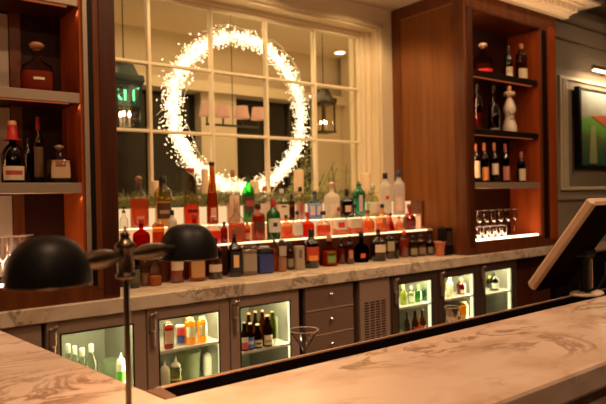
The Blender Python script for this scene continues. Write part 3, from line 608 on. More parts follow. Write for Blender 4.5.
# cup, glass and black tray at right end
X=at(440,248,1,3.33).x
t=empty('bell_cup',(X,3.33,ZC),'terracotta flared cup at right end of the bottle row, by the cabinet side','cup')
MB().lathe([(0,.5),(.06,.62),(.5,.66),(.85,.8),(1,1),(.96,.92),(.5,.6),(.1,.5)],.055,.125,20).build('body',OP((.55,.16,.06),.4),t)
P=at(448.5,234,0,4.15); t=empty('black_speaker',(4.105,P.y,ZC+.0005),'small black box with grille at right end of the counter against the cabinet side','speaker')
MB().box(-.05,.05,-.045,.045,0,.235,b=.006).build('body',BLACK,t)
g=MB()
for i in range(4):
    for j in range(6): g.box(-.035+i*.019,-.022+i*.019,-.048,-.0455,.09+j*.02,.103+j*.02)
g.build('grille',OP((.10,.06,.04),.4),t)
# ---------------------------------------------------------------- candles and greenery on the sill
def candle(px,wp,yt,label):
    Y=3.99; P=at(px,yt,1,Y); dd=depth(P); h=P.z-1.385; R=wp*dd/FPX/2
    t=empty('pillar_candle',(P.x,Y,1.3855),label,'candle','cream pillar candles on the window sill')
    MB().lathe([(0,1),(.97,1),(1,.93),(.985,.7),(.97,.3)],R,h,20).build('wax',pbr('candle_wax',(.80,.58,.34),.5),t)
    MB().tube([(0,0,h*.97),(0,0,h+.01)],.0015,6).build('wick',CAP_,t)
CAP_=OP(CAPB)
sillm=MB().box(xa,xb-.1,Y3+.031,YG-.06,1.373,1.385); 
P_(sillm,'top_ledge',CREAM,DS)
for a in((155,7,181,'short candle left of the wreath between whiskey flask and liqueur bottle'),(204.5,7,169,'candle directly left of the tallest brown bottle'),(254.5,9,181,'short wide candle right of the green bottle'),(298.5,10,170,'tallest candle right of the wreath foot'),(366,10,173,'candle at right end of the sill beside the teal bottle')): candle(*a)
def sprigs(mb,n,xr,yr,zr,ln=(.03,.06)):
    for k in range(n):
        p=Vector((random.uniform(*xr),random.uniform(*yr),random.uniform(*zr))); d=Vector((random.gauss(0,1),random.gauss(0,.3),random.gauss(.0,.25))).normalized()
        L=random.uniform(.05,.11)
        for q in range(14):
            b=p+d*L*q/14; u=Vector((random.gauss(0,1),random.gauss(0,.6),random.gauss(0,1))).normalized(); e=b+(d*.5+u).normalized()*random.uniform(*ln)
            e.y=min(e.y,YG-.03); e.z=max(e.z,1.388); w=d.cross(u).normalized()*.0022 if d.cross(u).length>.01 else Vector((0,0,.002))
            mb.add([b-w,b+w,e],[(0,1,2)])
gm=MB(); sprigs(gm,1000,(1.42,3.78),(3.86,4.03),(1.405,1.475),(.018,.034))
gar=gm.build('pine_garland',pbr('pine_green',(.13,.17,.045),.7,noise=(12,(.27,.27,.09),(1,1,1)))); tag(gar,'green pine garland lying along the window sill behind the bottles','garland',kind='stuff')
# leafy branches outside the pane, right of the wreath
bs=MB(); tr=MB()
for k in range(16):
    x0=random.uniform(3.30,3.95); pts=[(x0,4.45,1.0),(x0+random.gauss(0,.05),4.45,1.4),(x0+random.gauss(0,.12),4.43+random.gauss(0,.03),random.uniform(1.55,1.95))]
    tr.tube(pts,.004,5,False)
    for q in range(60):
        u=random.uniform(.35,1); a,b=Vector(pts[1]),Vector(pts[2]); p=a.lerp(b,u); d=Vector((random.gauss(0,1),random.gauss(0,.5),random.gauss(.3,.8))).normalized(); s=random.uniform(.02,.045); w=d.orthogonal().normalized()*s*.22
        p=p+d*random.uniform(0,.03); bs.add([p,p+d*s*.5+w,p+d*s,p+d*s*.5-w],[(0,1,2,3)])
t=empty('leafy_branches',(3.6,4.45,0),'leafy green branches standing beyond the lower right window panes','plant')
for mbx,nm,mt in((tr,'stems',OP((.15,.09,.04))),(bs,'leaves',pbr('olive_leaf',(.34,.36,.12),.6))): P_(mbx,nm,mt,t)
t2=MB().lathe([(0,.7),(.9,1),(1,1),(.98,.9),(.5,.5)],.22,1.0,20,o=(0,0,0)); t2.build('planter',OP((.1,.07,.05)),t)
# ---------------------------------------------------------------- bottles on cabinet shelves
def srow(Y,z,items,grp): row(Y,z,items,grp,'')
srow(3.30,2.511,[
(482.5,19,43,'squat','decanter with crystal stopper and red band, top shelf of the right cabinet',dict(glassc=(.75,.6,.5),liq=(.25,.07,.03),lvl=.3,capc=(.85,.65,.45),capstyle='ball',accent=(.8,.03,.02,.04,.14,.9))),
(508,8,46,'wine','dark green bottle with small white label in middle of the top right shelf',dict(glassc=DGRN,capc=(.03,.05,.02),label=(.7,.6,.35),lz=(.06,.35),accent=(.9,.85,.7,.06,.16,.9))),
(521,11,44,'vodka','amber bottle with cream label and copper top, right on the top right shelf',dict(glassc=(.4,.2,.1),liq=LBR,lvl=.5,capc=(.6,.22,.1),label=(.85,.7,.45),lz=(.05,.32))),
],'bottles on the right cabinet shelves')
srow(3.30,2.006,[
(476.5,10,84,'wine','dark bottle with glowing orange base at left of the second right shelf',dict(glassc=DAMB,liq=(.8,.35,.1),lvl=.36,capc=CAPB)),
(493,12,86,'decanter','black glossy bottle next to the white ceramic one',dict(glassc=BLK,capc=CAPB,accent=(.3,.25,.18,.03,.06,.9))),
(509,14,86,'bell','white ceramic bottle painted with dark scrolls on the second right shelf',dict(glassc=WHT,capc=(.75,.6,.42),capstyle='wide',solid=OP((.80,.70,.55),.35),name='ceramic_bottle')),
],'bottles on the right cabinet shelves')
srow(3.30,1.539,[
(475.5,8,144,'wine','leftmost wine bottle on the third right shelf, partly behind the door edge',dict(glassc=BLK,capc=(.5,.2,.1),label=(.85,.75,.55),lz=(.12,.55))),
(484,8,143,'wine','wine bottle with orange label on the third right shelf',dict(glassc=BLK,capc=(.6,.22,.14),label=(.85,.35,.10),lz=(.06,.38))),
(494,8,143,'wine','wine bottle with cream square label and copper foil on the third right shelf',dict(glassc=BLK,capc=(.65,.30,.16),label=(.85,.72,.48),lz=(.2,.48))),
(505,8,144,'wine','wine bottle with pink label and neck band on the third right shelf',dict(glassc=BLK,capc=(.55,.15,.12),label=(.65,.25,.18),lz=(.06,.42))),
(521,8,152,'wine','shorter wine bottle with slanted cream label, right on the third right shelf',dict(glassc=BLK,capc=(.6,.2,.12),label=(.85,.70,.45),lz=(.06,.45))),
],'bottles on the right cabinet shelves')
# scrolls on the ceramic bottle
for o in list(COL.objects):
    if o.name.startswith('ceramic_bottle'):
        cb=o; h=.33
        mb=MB()
        bR=max(v.co.x for v in cb.children[0].data.vertices)
        for (z0,sg,rr) in((.10,1,.052),(.20,-1,.028)):
            pts=[]
            for q in range(18):
                th=q*.42; s=.036*(1-q/20); aa=-PI/2+s*math.cos(th)*1.5/bR; zz=z0*1.0+s*math.sin(th)*sg
                R0,_=interp(ST['bell'][0],min(.75,zz/(.335))); RR=R0*bR+.003; pts.append((RR*math.cos(aa),RR*math.sin(aa),zz))
            mb.tube(pts,.0045,5)
        mb.build('painted_scroll',OP((.12,.05,.03)),cb)
srow(3.32,2.006,[
(36.5,30,42,'squat','squat decanter of red rum with copper ball stopper on the left cabinet shelf',dict(glassc=(.93,.85,.75),liq=(.75,.12,.05),lvl=.40,capc=(.45,.20,.10),capstyle='ball',ex=3,accent=(.9,.75,.5,.22,.27,.32))),
],'bottles on the left cabinet shelves')
srow(3.32,1.539,[
(12,23,121,'decanter','dark bottle with red ribbon neck and white label, left on the lower left shelf',dict(glassc=(.06,.02,.015),liq=(.15,.02,.01),lvl=.4,capc=(.7,.4,.2),label=(.85,.7,.5),lz=(.05,.27),accent=(.5,.08,.04,.13,.20,.7))),
(28,12,138,'vodka','dim brown bottle just right of the red ribboned bottle',dict(glassc=(.2,.1,.05),capc=CAPB,dy=.13)),
(37.5,16,117,'wine','tall dark green bottle with red cap standing behind, lower left shelf',dict(glassc=(.08,.08,.03),capc=CAPR,dy=.125,label=(.16,.08,.03),lz=(.1,.55))),
(59,22,145,'flask','clear square bottle with cream paper label on the lower left shelf',dict(glassc=(.7,.55,.38),liq=(.35,.14,.05),lvl=.5,capc=(.5,.35,.22),capstyle='ball',label=(.62,.42,.24),lz=(.13,.58),ex=4,accent=(.25,.08,.04,.42,.46,.4))),
],'bottles on the left cabinet shelves')
# red neck ribbon
for o in COL.objects:
    if o.get('label','').startswith('dark bottle with red ribbon'):
        MB().lathe([(.59,.72),(.62,.40),(.80,.33)],.066,.37,18,cap=False).build('ribbon',OP((.55,.02,.01),.4),o)
# glassware
def glass_thing(loc,R,h,kind,label,grp,name='wine_glass',mat=None):
    t=empty(name,loc,label,'glass',grp)
    mat=mat or GLT
    if kind=='wine': pr=[(0,.85),(.01,.85),(.025,.15),(.05,.09),(.42,.08),(.46,.3),(.55,.85),(.68,1),(1,.82)]
    elif kind=='flute': pr=[(0,.85),(.01,.85),(.03,.12),(.4,.1),(.45,.4),(.6,.9),(1,1)]
    elif kind=='martini': pr=[(0,.62),(.012,.62),(.03,.1),(.05,.05),(.46,.045),(.50,.08),(1,1)]
    elif kind=='coupe': pr=[(0,.55),(.012,.55),(.03,.08),(.5,.06),(.55,.5),(.7,.85),(1,1)]
    else: pr=[(0,.85),(.04,.88),(1,1)]
    MB().lathe(pr,R,h,20,cap=False).lathe([(pr[0][0],pr[0][1]),(pr[0][0]+.005,.01)],R,h,20,cap=False).build('bowl' if kind!='tumbler' else 'body',mat,t)
    MB().tube([(R*pr[-1][1]*math.cos(a*PI/10),R*pr[-1][1]*math.sin(a*PI/10),h) for a in range(21)],.0012,5,False).build('rim',RIM,t)
    return t
RIM=pbr('glass_rim',(.8,.7,.6),.1,.3)
GLB=glass('bright_glass',(.97,.93,.90),6.0,.08,.9)
k=0
wxs=[478,485,492,499.5,507,514.5,522]
for i,px in enumerate(wxs):
    for j,yy in enumerate((3.425,3.475)):
        X=at(px,225,1,3.425).x
        if j==1: X+=.0
        if X>5.27 or j==1: continue
        glass_thing((X,yy,1.034),.036,.25,'wine','stemmed wine glass in the packed rows behind the tumblers, bottom right shelf','stemware on the bottom right shelf',mat=GLB)
for px in(478,484.5,491,497.5,503.5):
    X=at(px,235,1,3.275).x; glass_thing((X,3.275,1.034),.026,.11,'tumbler','small tumbler in the front row before the stemware, bottom right shelf','tumblers on the bottom right shelf','tumbler',mat=GLB)
for px in(480.5,487.5,494,500.5):
    X=at(px,235,1,3.345).x; glass_thing((X,3.345,1.034),.026,.11,'tumbler','small tumbler in the row behind the front tumblers, bottom right shelf','second row tumblers on the bottom right shelf','tumbler',mat=GLB)
for i,(px,yy) in enumerate(((2,3.30),(11,3.40),(20,3.31),(27,3.42),(-6,3.40))):
    X=at(px,250,1,yy).x; glass_thing((X,yy,1.034),.034+.002*(i%2),.235,'flute','clear stemmed glass left of the lamp shade on the cabinet base','glasses on the left cabinet base',mat=GLB)
# ---------------------------------------------------------------- cooler contents
def crow(items,z,grp,Y=3.30,nm='drink_bottle'):
    for it in items:
        (px,wp,yt,style,lab,kw)=it; kw=dict(kw); yy=Y+kw.pop('dy',0); P=at(px,yt,1,yy); dd=depth((P.x,yy,z)); kw.setdefault('name',nm)
        h=kw.pop('h',None) or (P.z-z)
        if h<.03: h=.03
        bottle((P.x,yy,z),wp*dd/FPX,h,style,text_=lab,grp=grp,**kw)
ZS=.476; ZB=.141
cl=(.84,.90,.76)
g='clear bottles in the cooler behind the lamp pole'
crow([(68,11,344,'vodka','clear bottle with silver cap, leftmost in the cooler behind the lamp pole',dict(glassc=cl,capc=(.7,.7,.6),liq=(.78,.84,.68),lvl=.5)),
(74.5,11,346,'vodka','clear bottle with pale green cap, second in the lamp pole cooler',dict(glassc=cl,capc=(.75,.8,.6),liq=(.78,.84,.68),lvl=.5,dy=.05)),
(82,12,348,'vodka','clear bottle with bright white cap in the lamp pole cooler',dict(glassc=cl,capc=(.85,.85,.75),liq=(.78,.84,.68),lvl=.5,label=(.7,.75,.6),lz=(.2,.5))),
(91,12,344,'vodka','clear bottle with tall neck at right of the lamp pole cooler row',dict(glassc=cl,capc=(.7,.75,.55),liq=(.78,.84,.68),lvl=.5,dy=.04,label=(.65,.7,.6),lz=(.2,.5)))],ZS-.13,g)
crow([(121,10,360,'squeeze','white squeeze bottle with green label beside the lamp pole',dict(glassc=WHT,solid=OP((.80,.72,.62),.5),capc=(.85,.8,.72),capstyle='nozzle',name='squeeze_bottle',accent=(.12,.5,.05,.08,.42,1.3),h=.17)),],.42,'squeeze bottles')
t=empty('tub',(at(113,360,1,3.40).x,3.42,.40),'green plastic tub behind the squeeze bottle near the lamp pole','tub'); MB().lathe([(0,.8),(1,1),(.97,.93),(.3,.8)],.06,.13,16).build('body',LQ((.5,.6,.38),.5),t)
g='drinks on the top rack of the juice cooler'
crow([(168,10,322,'jar','orange red square bottle with cream label on the cooler rack',dict(glassc=(.8,.3,.12),liq=(.7,.15,.04),lvl=.8,capc=(.5,.1,.05),label=(.8,.62,.4),lz=(.2,.7),ex=4)),
(180,9,325,'box','can with red white and blue print between red bottle and juices',dict(glassc=WHT,solid=OP((.62,.52,.5),.35),capc=None,ex=2,name='drink_can',cat='can',accent=(.7,.06,.04,.5,.9,.9),label=(.08,.12,.45),lz=(.1,.5),dy=.03)),
(190,11,318,'jar','yellow juice bottle with pale label right of the printed can',dict(glassc=(1,.85,.25),liq=(1,.72,.04),lvl=.85,capc=(.95,.8,.2),label=(.9,.85,.55),lz=(.3,.7),dy=.0)),
(202,10,317,'jar','yellow juice bottle at right end of the cooler rack',dict(glassc=(1,.85,.25),liq=(1,.72,.04),lvl=.85,capc=(.95,.8,.2),label=(.9,.85,.55),lz=(.3,.7))),
(188,9,314,'jar','yellow juice bottle standing behind the front juice pair',dict(glassc=(1,.8,.2),liq=(.95,.6,.04),lvl=.85,capc=(.9,.7,.2),dy=.12)),
],ZS+.10,g,3.27)
crow([(164.5,10,358,'squeeze','white squeeze bottle lower left in the juice cooler',dict(glassc=WHT,solid=OP((.72,.74,.55),.5),capc=(.85,.85,.7),capstyle='nozzle',name='squeeze_bottle',h=.185)),
(175.5,11,354,'squeeze','squeeze bottle half full of brown sauce, right of the white one',dict(glassc=(.9,.85,.6),liq=(.35,.12,.03),lvl=.3,capc=(.88,.85,.75),capstyle='nozzle',name='squeeze_bottle',accent=(.75,.6,.1,.3,.38,1.3),h=.195))],.325,'squeeze bottles',3.27)
t=empty('tub',(at(189,360,1,3.42).x,3.42,.325),'translucent green tub behind the sauce bottle in the juice cooler','tub'); MB().lathe([(0,.8),(1,1),(.97,.93),(.3,.8)],.075,.17,16).build('body',LQ((.62,.66,.42),.55),t)
crow([(208,11,349,'jar','short white carton in lower right of the juice cooler',dict(glassc=WHT,solid=OP((.6,.6,.48),.5),capc=(.6,.6,.5),name='carton',cat='carton',ex=5,h=.14,dy=.1))],.325,None,3.3)
g='beer bottles on the rack left of the drawers'
crow([(244,8,322,'beer','front beer bottle with red and white label, nearest the door edge',dict(glassc=(.2,.08,.03),capc=(.5,.45,.3),label=(.65,.10,.08),lz=(.06,.48),accent=(.8,.75,.7,.3,.48,.9))),
(250,8,323,'beer','front beer bottle with bright blue label',dict(glassc=(.2,.08,.03),capc=(.5,.45,.3),label=(.12,.2,.65),lz=(.06,.48),accent=(.8,.75,.7,.22,.34,.8))),
(257.5,9,324,'beer','front dark beer bottle with cream label and yellow neck ring',dict(glassc=BLK,capc=(.7,.6,.3),label=(.75,.62,.38),lz=(.08,.36),accent=(.12,.05,.02,.18,.26,.6))),
(267,10,315,'beer','front brown beer bottle with large cream label, rightmost of the beers',dict(glassc=(.28,.08,.02),liq=(.2,.05,.01),lvl=.6,capc=(.75,.4,.2),label=(.80,.65,.38),lz=(.06,.38),accent=(.4,.2,.06,.16,.22,.7)))],ZS,g,3.26)
crow([(248.5,8,313,'beer','copper capped beer bottle in the rear row, farthest left',dict(glassc=BRN,capc=(.75,.35,.15))),
(255,8,311,'beer','copper capped beer bottle in the rear row, second from left',dict(glassc=BRN,capc=(.75,.35,.15))),
(262,8,310,'beer','copper capped beer bottle in the rear row, third from left',dict(glassc=BRN,capc=(.75,.35,.15))),
(272,8,311,'beer','golden green bottle in the rear row, farthest right',dict(glassc=(.5,.55,.1),capc=(.8,.7,.2)))],ZS,g,3.42)
crow([(278,8,316,'box','tall silver can beside the beers at the cooler wall',dict(glassc=WHT,solid=OP((.5,.55,.4),.3,.5),capc=None,name='drink_can',cat='can',dy=.05))],ZS,None,3.36)
g='bottles on the top rack of the left dark cooler'
crow([(403,7,285,'wine','pale yellow bottle leftmost in the left dark cooler',dict(glassc=(.75,.8,.3),liq=(.8,.8,.3),lvl=.6,capc=(.8,.75,.3))),
(411,7,286,'wine','clear bottle with pinkish cap in the left dark cooler',dict(glassc=cl,liq=(.6,.75,.4),lvl=.6,capc=(.8,.55,.5),label=(.7,.72,.55),lz=(.1,.45))),
(418,7,285,'wine','green bottle in the middle of the left dark cooler',dict(glassc=(.3,.7,.2),liq=(.3,.6,.15),lvl=.6,capc=(.3,.7,.15))),
(424.5,6,283,'wine','dark green bottle rightmost in the left dark cooler',dict(glassc=(.1,.5,.1),capc=(.05,.3,.05)))],ZS+.10,g,3.30)
crow([(407,6,316,'wine','small dark bottle lower left in the left dark cooler',dict(glassc=BRN,capc=CAPB,h=.22)),(415,7,316,'beer','lower bottle with red label in the left dark cooler',dict(glassc=BRN,capc=CAPB,label=(.6,.08,.04),h=.22)),(422,7,316,'beer','lower bottle with bright red label beside the cooler wall',dict(glassc=BRN,capc=CAPB,label=(.75,.10,.05),h=.22)),],.30,'bottles on the low rack of the left dark cooler',3.27)
crow([(449.5,7,276,'wine','white bottle in the middle dark cooler',dict(glassc=WHT,solid=OP((.80,.78,.55),.5),capc=(.8,.75,.5))),
(461,9,278,'wine','rose red bottle with copper foil in the middle dark cooler',dict(glassc=(.6,.15,.08),liq=(.5,.1,.04),lvl=.6,capc=(.8,.35,.2),accent=(.9,.5,.4,.1,.3,.5)))],ZS+.10,None,3.30)
crow([(463.5,9,300,'jar','yellow jar under the rack of the middle dark cooler',dict(glassc=(.9,.7,.2),liq=(.9,.6,.08),lvl=.8,capc=(.8,.7,.4),label=(.8,.7,.4),lz=(.1,.3),h=.16))],ZS-.13,None,3.30)
t=crow([(494,9,272,'wine','champagne bottle with white label and dark foil in the rightmost cooler',dict(glassc=DGRN,capc=(.03,.04,.03),label=(.85,.85,.75),lz=(.14,.42))),
(489.5,7,276,'wine','bottle with yellow cap behind the champagne',dict(glassc=(.15,.2,.05),capc=(.85,.75,.1),dy=.12))],ZS+.08,None,3.30)
# ---------------------------------------------------------------- bar
ZBAR=.95
t=MB()
poly=[(6.0,.85),(6.0,1.392),(.63,1.392),(.475,2.66),(-1.6,2.66),(-1.6,.85)]
bar=empty('bar_counter',(1.5,1.1,0),'broad veined marble bar top running along the foreground','bar')
def PB(mb,n,m): return P_(mb,n,m,bar)
def slab(poly,z0,z1,b):
    n=len(poly); V=[];F=[]
    c=Vector((0,0))
    def ins(d):
        out=[]
        for i in range(n):
            p0,p1,p2=[Vector(poly[(i+k)%n]) for k in(-1,0,1)]; a=(p1-p0).normalized(); bb=(p2-p1).normalized()
            na=Vector((-a.y,a.x)); nb=Vector((-bb.y,bb.x)); mid=(na+nb); mid=mid/ (1+na.dot(nb)); out.append(p1+mid*d)
        return out
    rings=[(b,z0),(b*.3,z0+b*.3),(0,z0+b),(0,z1-b),(b*.3,z1-b*.3),(b,z1)]
    for d,z in rings: V+=[(p.x,p.y,z) for p in ins(d)]
    for j in range(len(rings)-1):
        for i in range(n): F.append((j*n+i,j*n+(i+1)%n,(j+1)*n+(i+1)%n,(j+1)*n+i))
    F.append(tuple(range(n))); F.append(tuple(range((len(rings)-1)*n,len(rings)*n)))
    return MB().add(V,F)
PB(slab(poly,.868,ZBAR,.012),'marble_top',MARB)
PB(MB().box(.66,6.0,1.394,1.478,.905,.946,b=.003),'drip_rail',RUBBER)
PB(MB().box(.655,6.0,1.479,1.487,.89,.950,b=.003),'copper_lip',COPPER)
PB(MB().prism([(.632,1.394),(.66,1.394),(.66,1.49),(.62,1.49)],.90,.947),'rail_end',COPPER)
PB(MB().box(-1.5,6,.905,.94,0,.866).box(-1.5,6.0,.94,1.36,0,.1).box(-1.5,.45,2.60,2.63,0,.866),'front_panel',MARB)
PB(MB().box(.68,6.0,1.36,1.39,.0,.87),'back_panel',STEELD)
# under-bar work shelf behind the rail
wk=MB().box(.8,3.6,1.51,1.86,.80,.83,b=.004).box(.82,.86,1.53,1.84,0,.8).box(3.5,3.54,1.53,1.84,0,.8)
tag(wk.build('work_shelf',STEEL),'steel work shelf on the bartender side of the bar','shelf')
# martini glasses: rims rise above the bar edge
def mart(px,yt,yb,wpx,kind,label):
    Y=1.66; P=at(px,yt,1,Y); w=wpx*depth(P)/FPX/2
    glass_thing((P.x,Y,.83),w,P.z-.83,kind,label,None,'martini_glass',mat=glass('rim_glass%d'%px,(.95,.92,.88),7,.08,.7))
mart(304,330,350,29,'martini','empty martini glass rising above the black rail, before the drawers')
mart(452,307,324,15,'coupe','small stemmed glass before the middle dark cooler, above the rail')
# ---------------------------------------------------------------- bar lamp
LB=Vector((.487,1.268,ZBAR)); zc=1.322
lamp=empty('double_bar_lamp',LB,'dark bronze two-headed lamp with domed shades standing on the bar','lamp')
MB().lathe([(0,1),(.3,1),(.5,.7),(1,.2)],.07,.03,28).build('base',BRONZE,lamp)
MB().tube([(0,0,.02),(0,0,zc-ZBAR-.02)],.0065,14).build('pole',BRONZE,lamp)
hz=zc-ZBAR
MB().lathe([(0,.5),(.03,.95),(.1,1),(.12,.8),(.14,.8),(.55,.8),(.6,1.0),(.66,1.0),(.72,.6),(.8,.35),(.84,.5),(.88,.2),(1,.06)],.0225,.115,24,o=(0,0,hz-.052)).build('joint',BRONZE,lamp)
for sgn,(hx,hy),side in((-1,(.2985,1.155),'nearer'),(1,(.700,1.395),'farther')):
    v=Vector((hx-LB.x,hy-LB.y,0)); L=v.length; u=v/L; R=.075
    a0=u*.012; a1=u*(L-R*.90)
    pts=[a0+Vector((0,0,hz))+(a1-a0)*k/7 for k in range(8)]
    arm=MB().tube(pts,[.008,.012,.017,.0195,.0195,.017,.012,.009],14).build('arm',BRONZE,lamp)
    tilt=Matrix.Translation((v.x,v.y,hz-.012))@Matrix.Rotation(.0,4,'X')
    sh=MB(); pr=[]
    for q in range(11):
        a=q/10*PI/2; pr.append((math.sin(a)**.9 if q else 0,max(.02,math.cos(a)**.62)))
    Hs=.088
    outer=[(0,1.0),(.03,1.0)]+[(.03+.97*math.sin(q/12*PI/2),max(.03,math.cos(q/12*PI/2)**.72)) for q in range(1,13)]
    o=sh.lathe(outer,R,Hs,36,o=(v.x,v.y,hz-.031),cap=False).build('lamp_shade',SHADE,lamp)
    inner=[(0,.985),(.03,.96)]+[(.03+.92*math.sin(q/12*PI/2),max(.02,.95*math.cos(q/12*PI/2)**.72)) for q in range(1,13)]
    MB().lathe(inner,R,Hs,36,o=(v.x,v.y,hz-.031),cap=False).build('shade_lining',SHADEIN,o)
    MB().tube([(v.x+R*math.cos(k*PI/18),v.y+R*math.sin(k*PI/18),hz-.031) for k in range(37)],.0012,5,False).build('shade_rim',BRONZE,o)
    MB().lathe([(0,.3),(.2,.9),(.6,1),(1,.5)],.018,.04,14,o=(v.x,v.y,hz-.015)).build('bulb',emit('lamp_bulb',(1,.55,.28),4),lamp)
# ---------------------------------------------------------------- point-of-sale terminal
T=empty('sales_terminal',(2.79,1.44,ZBAR),'tilted sales terminal with pale edges and black back on the bar end','terminal')
top=Vector((0,1.300,1.392)); bot=Vector((0,1.610,.972)); dr=(top-bot); Lh=dr.length; u=dr.normalized(); nrm=Vector((0,-u.z,u.y))*-1
def scr(x0,x1,a,b,c,d,m,n,par=T,bev=.004):
    # local frame: x along bar, u up the panel, w out of the screen side
    w=Vector((0,u.z,-u.y)); M=Matrix(((1,0,0,0),(0,u.y,w.y,bot.y),(0,u.z,w.z,bot.z),(0,0,0,1)))
    return P_(MB().box(x0,x1,a,b,c,d,M,b=bev),n,m,par)
scr(2.60,2.90,0,Lh,-.006,.046,pbr('terminal_shell',(.62,.43,.28),.45),'housing',bev=.014)
scr(2.606,2.895,.008,Lh-.008,-.013,-.0065,pbr('terminal_back',(.010,.006,.004),.9,spec=0),'back_cover')
scr(2.615,2.885,.012,Lh-.012,.0465,.049,pbr('screen',(.02,.02,.02),.1),'screen')
P_(MB().tube([(2.80,1.46,.962),(2.80,1.46,1.08),(2.80,1.455,1.15)],.022,14),'stand',BLACK,T)
P_(MB().box(2.75,2.85,1.42,1.50,1.13,1.17,b=.01),'hinge',BLACK,T)
P_(MB().tube([(2.76,1.43,.97),(2.73,1.36,1.0),(2.74,1.33,1.06),(2.79,1.35,1.11)],.006,8),'cable',BLACK,T)
P_(MB().box(2.835,2.845,1.44,1.48,.965,1.12),'stand_edge',pbr('stand_edge',(.4,.27,.17),.4),T)
cxb=at(574.5,295,2,.955); P_(MB().lathe([(0,.9),(.3,1),(.8,.97),(1,.85)],.105,.014,28,ry=.62,o=(2.795,1.445,.9525)),'base_plate',OP((.80,.64,.48),.5),T)
# ---------------------------------------------------------------- right side: painting, light, low cabinet
PA=empty('landscape_painting',(7.9,3.84,1.75),'framed green landscape painting on the right wall under a picture light','painting')
x0=at(576,86,1,3.84).x; X1=8.9
def PP(mb,n,m): return P_(mb,n,m,PA)
zt=2.745;zb=1.745
PP(MB().box(x0,X1,3.84,3.868,zb,zb+.03).box(x0,X1,3.84,3.868,zt-.03,zt).box(x0,x0+.05,3.80,3.868,zb,zt).box(X1-.05,X1,3.80,3.868,zb,zt),'picture_frame',BLACK)
m,nt,out=newmat('landscape_paint'); b=nt.nodes.new('ShaderNodeBsdfPrincipled'); b.inputs['Roughness'].default_value=.6; nt.links.new(b.outputs[0],out.inputs[0])
tc=nt.nodes.new('ShaderNodeTexCoord'); nz=nt.nodes.new('ShaderNodeTexNoise'); nz.inputs['Scale'].default_value=3; nz.inputs['Detail'].default_value=5; nt.links.new(tc.outputs['Object'],nz.inputs[0])
sx=nt.nodes.new('ShaderNodeSeparateXYZ'); nt.links.new(tc.outputs['Object'],sx.inputs[0])
ad=nt.nodes.new('ShaderNodeMath'); ad.operation='MULTIPLY_ADD'; ad.inputs[1].default_value=.35; nt.links.new(nz.outputs[0],ad.inputs[0]); nt.links.new(sx.outputs[2],ad.inputs[2])
mr=nt.nodes.new('ShaderNodeMapRange'); mr.inputs[1].default_value=zb+.17; mr.inputs[2].default_value=zt+.17; nt.links.new(ad.outputs[0],mr.inputs[0])
rp=nt.nodes.new('ShaderNodeValToRGB'); els=rp.color_ramp.elements
for p_,c_2 in((0,(.02,.08,.05)),(.2,(.03,.10,.04)),(.38,(.10,.12,.03)),(.5,(.10,.30,.03)),(.62,(.14,.32,.04)),(.66,(.35,.33,.22)),(.78,(.45,.48,.42)),(1,(.42,.56,.56))):
    e=els.new(p_) if p_ not in(0,1) else (els[0] if p_==0 else els[-1]); e.color=(*c_2,1)
nt.links.new(mr.outputs[0],rp.inputs[0]); nt.links.new(rp.outputs[0],b.inputs['Base Color'])
PP(MB().box(x0+.05,X1-.05,3.845,3.866,zb+.03,zt-.03),'canvas',m)
PP(MB().prism([(7.62,2.40),(7.9,2.43),(8.6,2.40),(8.6,2.20),(8.0,2.28)],3.841,3.8445,ax=1),'red_field',OP((.5,.10,.04),.6))
PP(MB().prism([(7.55,1.80),(7.75,1.80),(7.72,2.28),(7.60,2.28)],3.841,3.8445,ax=1),'pale_path',OP((.30,.32,.12),.6))
PL=empty('picture_light',(7.95,3.75,2.93),'slim brass picture light glowing above the painting','light')
P_(MB().tube([(7.40,3.70,2.975),(8.4,3.70,2.975)],.028,14),'tube_shade',pbr('brass',(.5,.32,.14),.3,.9),PL)
P_(MB().box(7.42,8.38,3.68,3.72,2.938,2.9455),'light_bar',emit('pic_bar',(1,.72,.45),14),PL)
P_(MB().tube([(8.0,3.70,2.985),(8.0,3.89,2.96)],.012,8),'bracket',pbr('brass2',(.5,.32,.14),.3,.9),PL)
z9=at(596,250,1,3.3).z
t=empty('low_cabinet',(7.3,3.55,0),'black low cabinet with thin pale top edge behind the sales terminal','cabinet')
MB().box(-1.45,2.5,-.2,.30,0,z9-.03).build('body',BLACK,t); MB().box(-1.47,2.5,-.22,.30,z9-.03,z9-.008,b=.003).build('worktop',OP((.30,.2,.13),.5),t)
P=at(576,15,2,3.75); t=empty('ceiling_sprinkler',(min(P.x,9),min(P.y,3.6),3.745),'small dark sprinkler on the dim ceiling at upper right','sprinkler'); MB().lathe([(0,.6),(.4,1),(.8,.6),(1,.9)],.045,.03,14,o=(0,0,-.03)).build('rose',BLACK,t)
# ---------------------------------------------------------------- lights
def spot(loc,tgt,e,col,ang=70,size=.05,blend=.6):
    l=bpy.data.lights.new('spot_beam','SPOT'); l.energy=e; l.color=col; l.spot_size=math.radians(ang); l.spot_blend=blend; l.shadow_soft_size=size
    o=bpy.data.objects.new('spot_beam',l); COL.objects.link(o); o.location=loc; d=Vector(tgt)-Vector(loc); o.rotation_euler=d.to_track_quat('-Z','Y').to_euler(); return o
WARM=(1,.61,.36)
# recessed downlights over the bar
for x,y,e in((.3,.6,135),(1.9,.6,112),(3.5,.7,105),(5.0,.8,60)): spot((x,y,3.7),(x+.1,y+.5,.9),e,WARM,75,.08)
# wash over aisle and back bar
for x in(.6,1.9,3.2,4.6): spot((x,1.3,3.72),(x+.3,3.4,.9),62,(1,.62,.35),85,.06)
for x in(-.6,1.4,3.4): spot((x,-1.5,3.72),(x+1.6,3.2,.5),60,(1,.60,.35),70,.08)
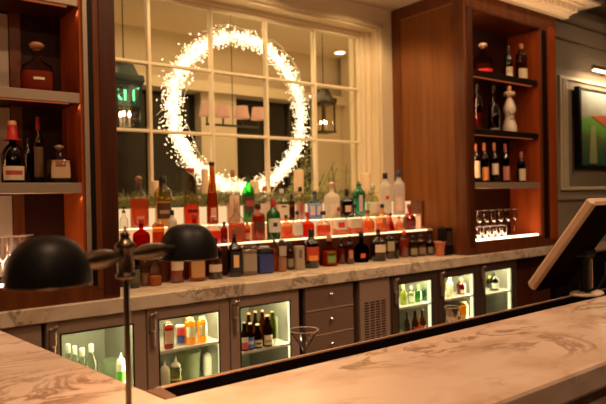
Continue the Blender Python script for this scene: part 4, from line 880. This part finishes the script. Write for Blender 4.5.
# added washer spots that brighten the crown above the back counter
for x in(1.4,3.0,4.6): spot((x,2.4,3.7),(x+.2,3.2,2.9),26,(1,.66,.40),100,.1)
area((3.0,2.9,2.98),(math.radians(165),0,0),5.6,.06,8,(1,.64,.40))  # added floating uplight, stands in for light bounced up from the bar
spot((7.5,1.5,3.7),(7.6,3.9,1.8),60,(1,.66,.38),90,.1)  # added spot that brightens the right wall
# soffit downlights washing window casing
for x in(1.7,2.7,3.6): spot((x,3.55,3.17),(x,3.95,1.6),34,(1,.68,.35),125,.05)
# far room
area((3.0,5.4,3.50),(0,0,0),4.0,1.8,75,(1,.70,.37))
area((4.6,4.6,.8),(PI,0,0),3.0,.8,36,(1,.70,.36))
# cabinets: vertical led profiles hidden behind the stiles plus strips at the base
for z0 in(1.29,1.77,2.26,2.75):
    area((4.30,3.235,z0),(0,math.radians(-90),math.radians(-6)),.40,.02,.8,(1,.42,.18))
    area((-.5,3.235,z0),(0,math.radians(-90),math.radians(-4)),.40,.02,1.6,(1,.42,.18))
    area((.99,3.22,z0+.17),(math.radians(-30),0,0),.05,.04,.03,(1,.42,.18))
for x0_,x1_ in((4.35,5.25),(-.1,.95)):
    area(((x0_+x1_)/2,3.25,1.062),(PI-.35,0,0),x1_-x0_,.03,1.2,(1,.62,.38))
    for z in(1.48,1.95,2.45,2.98): area(((x0_+x1_)/2,3.26,z),(.35,0,0),x1_-x0_,.03,.16,(1,.40,.16))
for k in(-1,1):
    v=((.2985,1.155),(.700,1.395))[(k+1)//2]; spot((v[0],v[1],1.29),(v[0],v[1],0),4.5,(1,.56,.30),130,.02)
# picture light
area((7.95,3.66,2.93),(math.radians(25),0,0),.95,.04,9,(1,.7,.42))
# display LED glow on lower row
w_=bpy.data.worlds.new('w'); scn.world=w_; w_.use_nodes=True; w_.node_tree.nodes['Background'].inputs[0].default_value=(.02,.012,.006,1); w_.node_tree.nodes['Background'].inputs[1].default_value=.3
# ---------------------------------------------------------------- camera
cam=bpy.data.cameras.new('camera'); cam.sensor_width=36; cam.lens=FPX/606*36; cam.clip_start=.05
co=bpy.data.objects.new('camera',cam); COL.objects.link(co); scn.camera=co
Rm=Matrix([[CM[0][i],-CM[1][i],-CM[2][i]] for i in range(3)]); co.matrix_world=Matrix.Translation(CC.tolist())@Rm.to_4x4()
cam.dof.use_dof=True; cam.dof.focus_distance=2.3; cam.dof.aperture_fstop=3.2
scn.cycles.transparent_max_bounces=40
vs=scn.view_settings; scn.display_settings.display_device='sRGB'; vs.view_transform='Standard'; vs.look='None'; vs.exposure=.12; vs.gamma=1; vs.use_curve_mapping=False
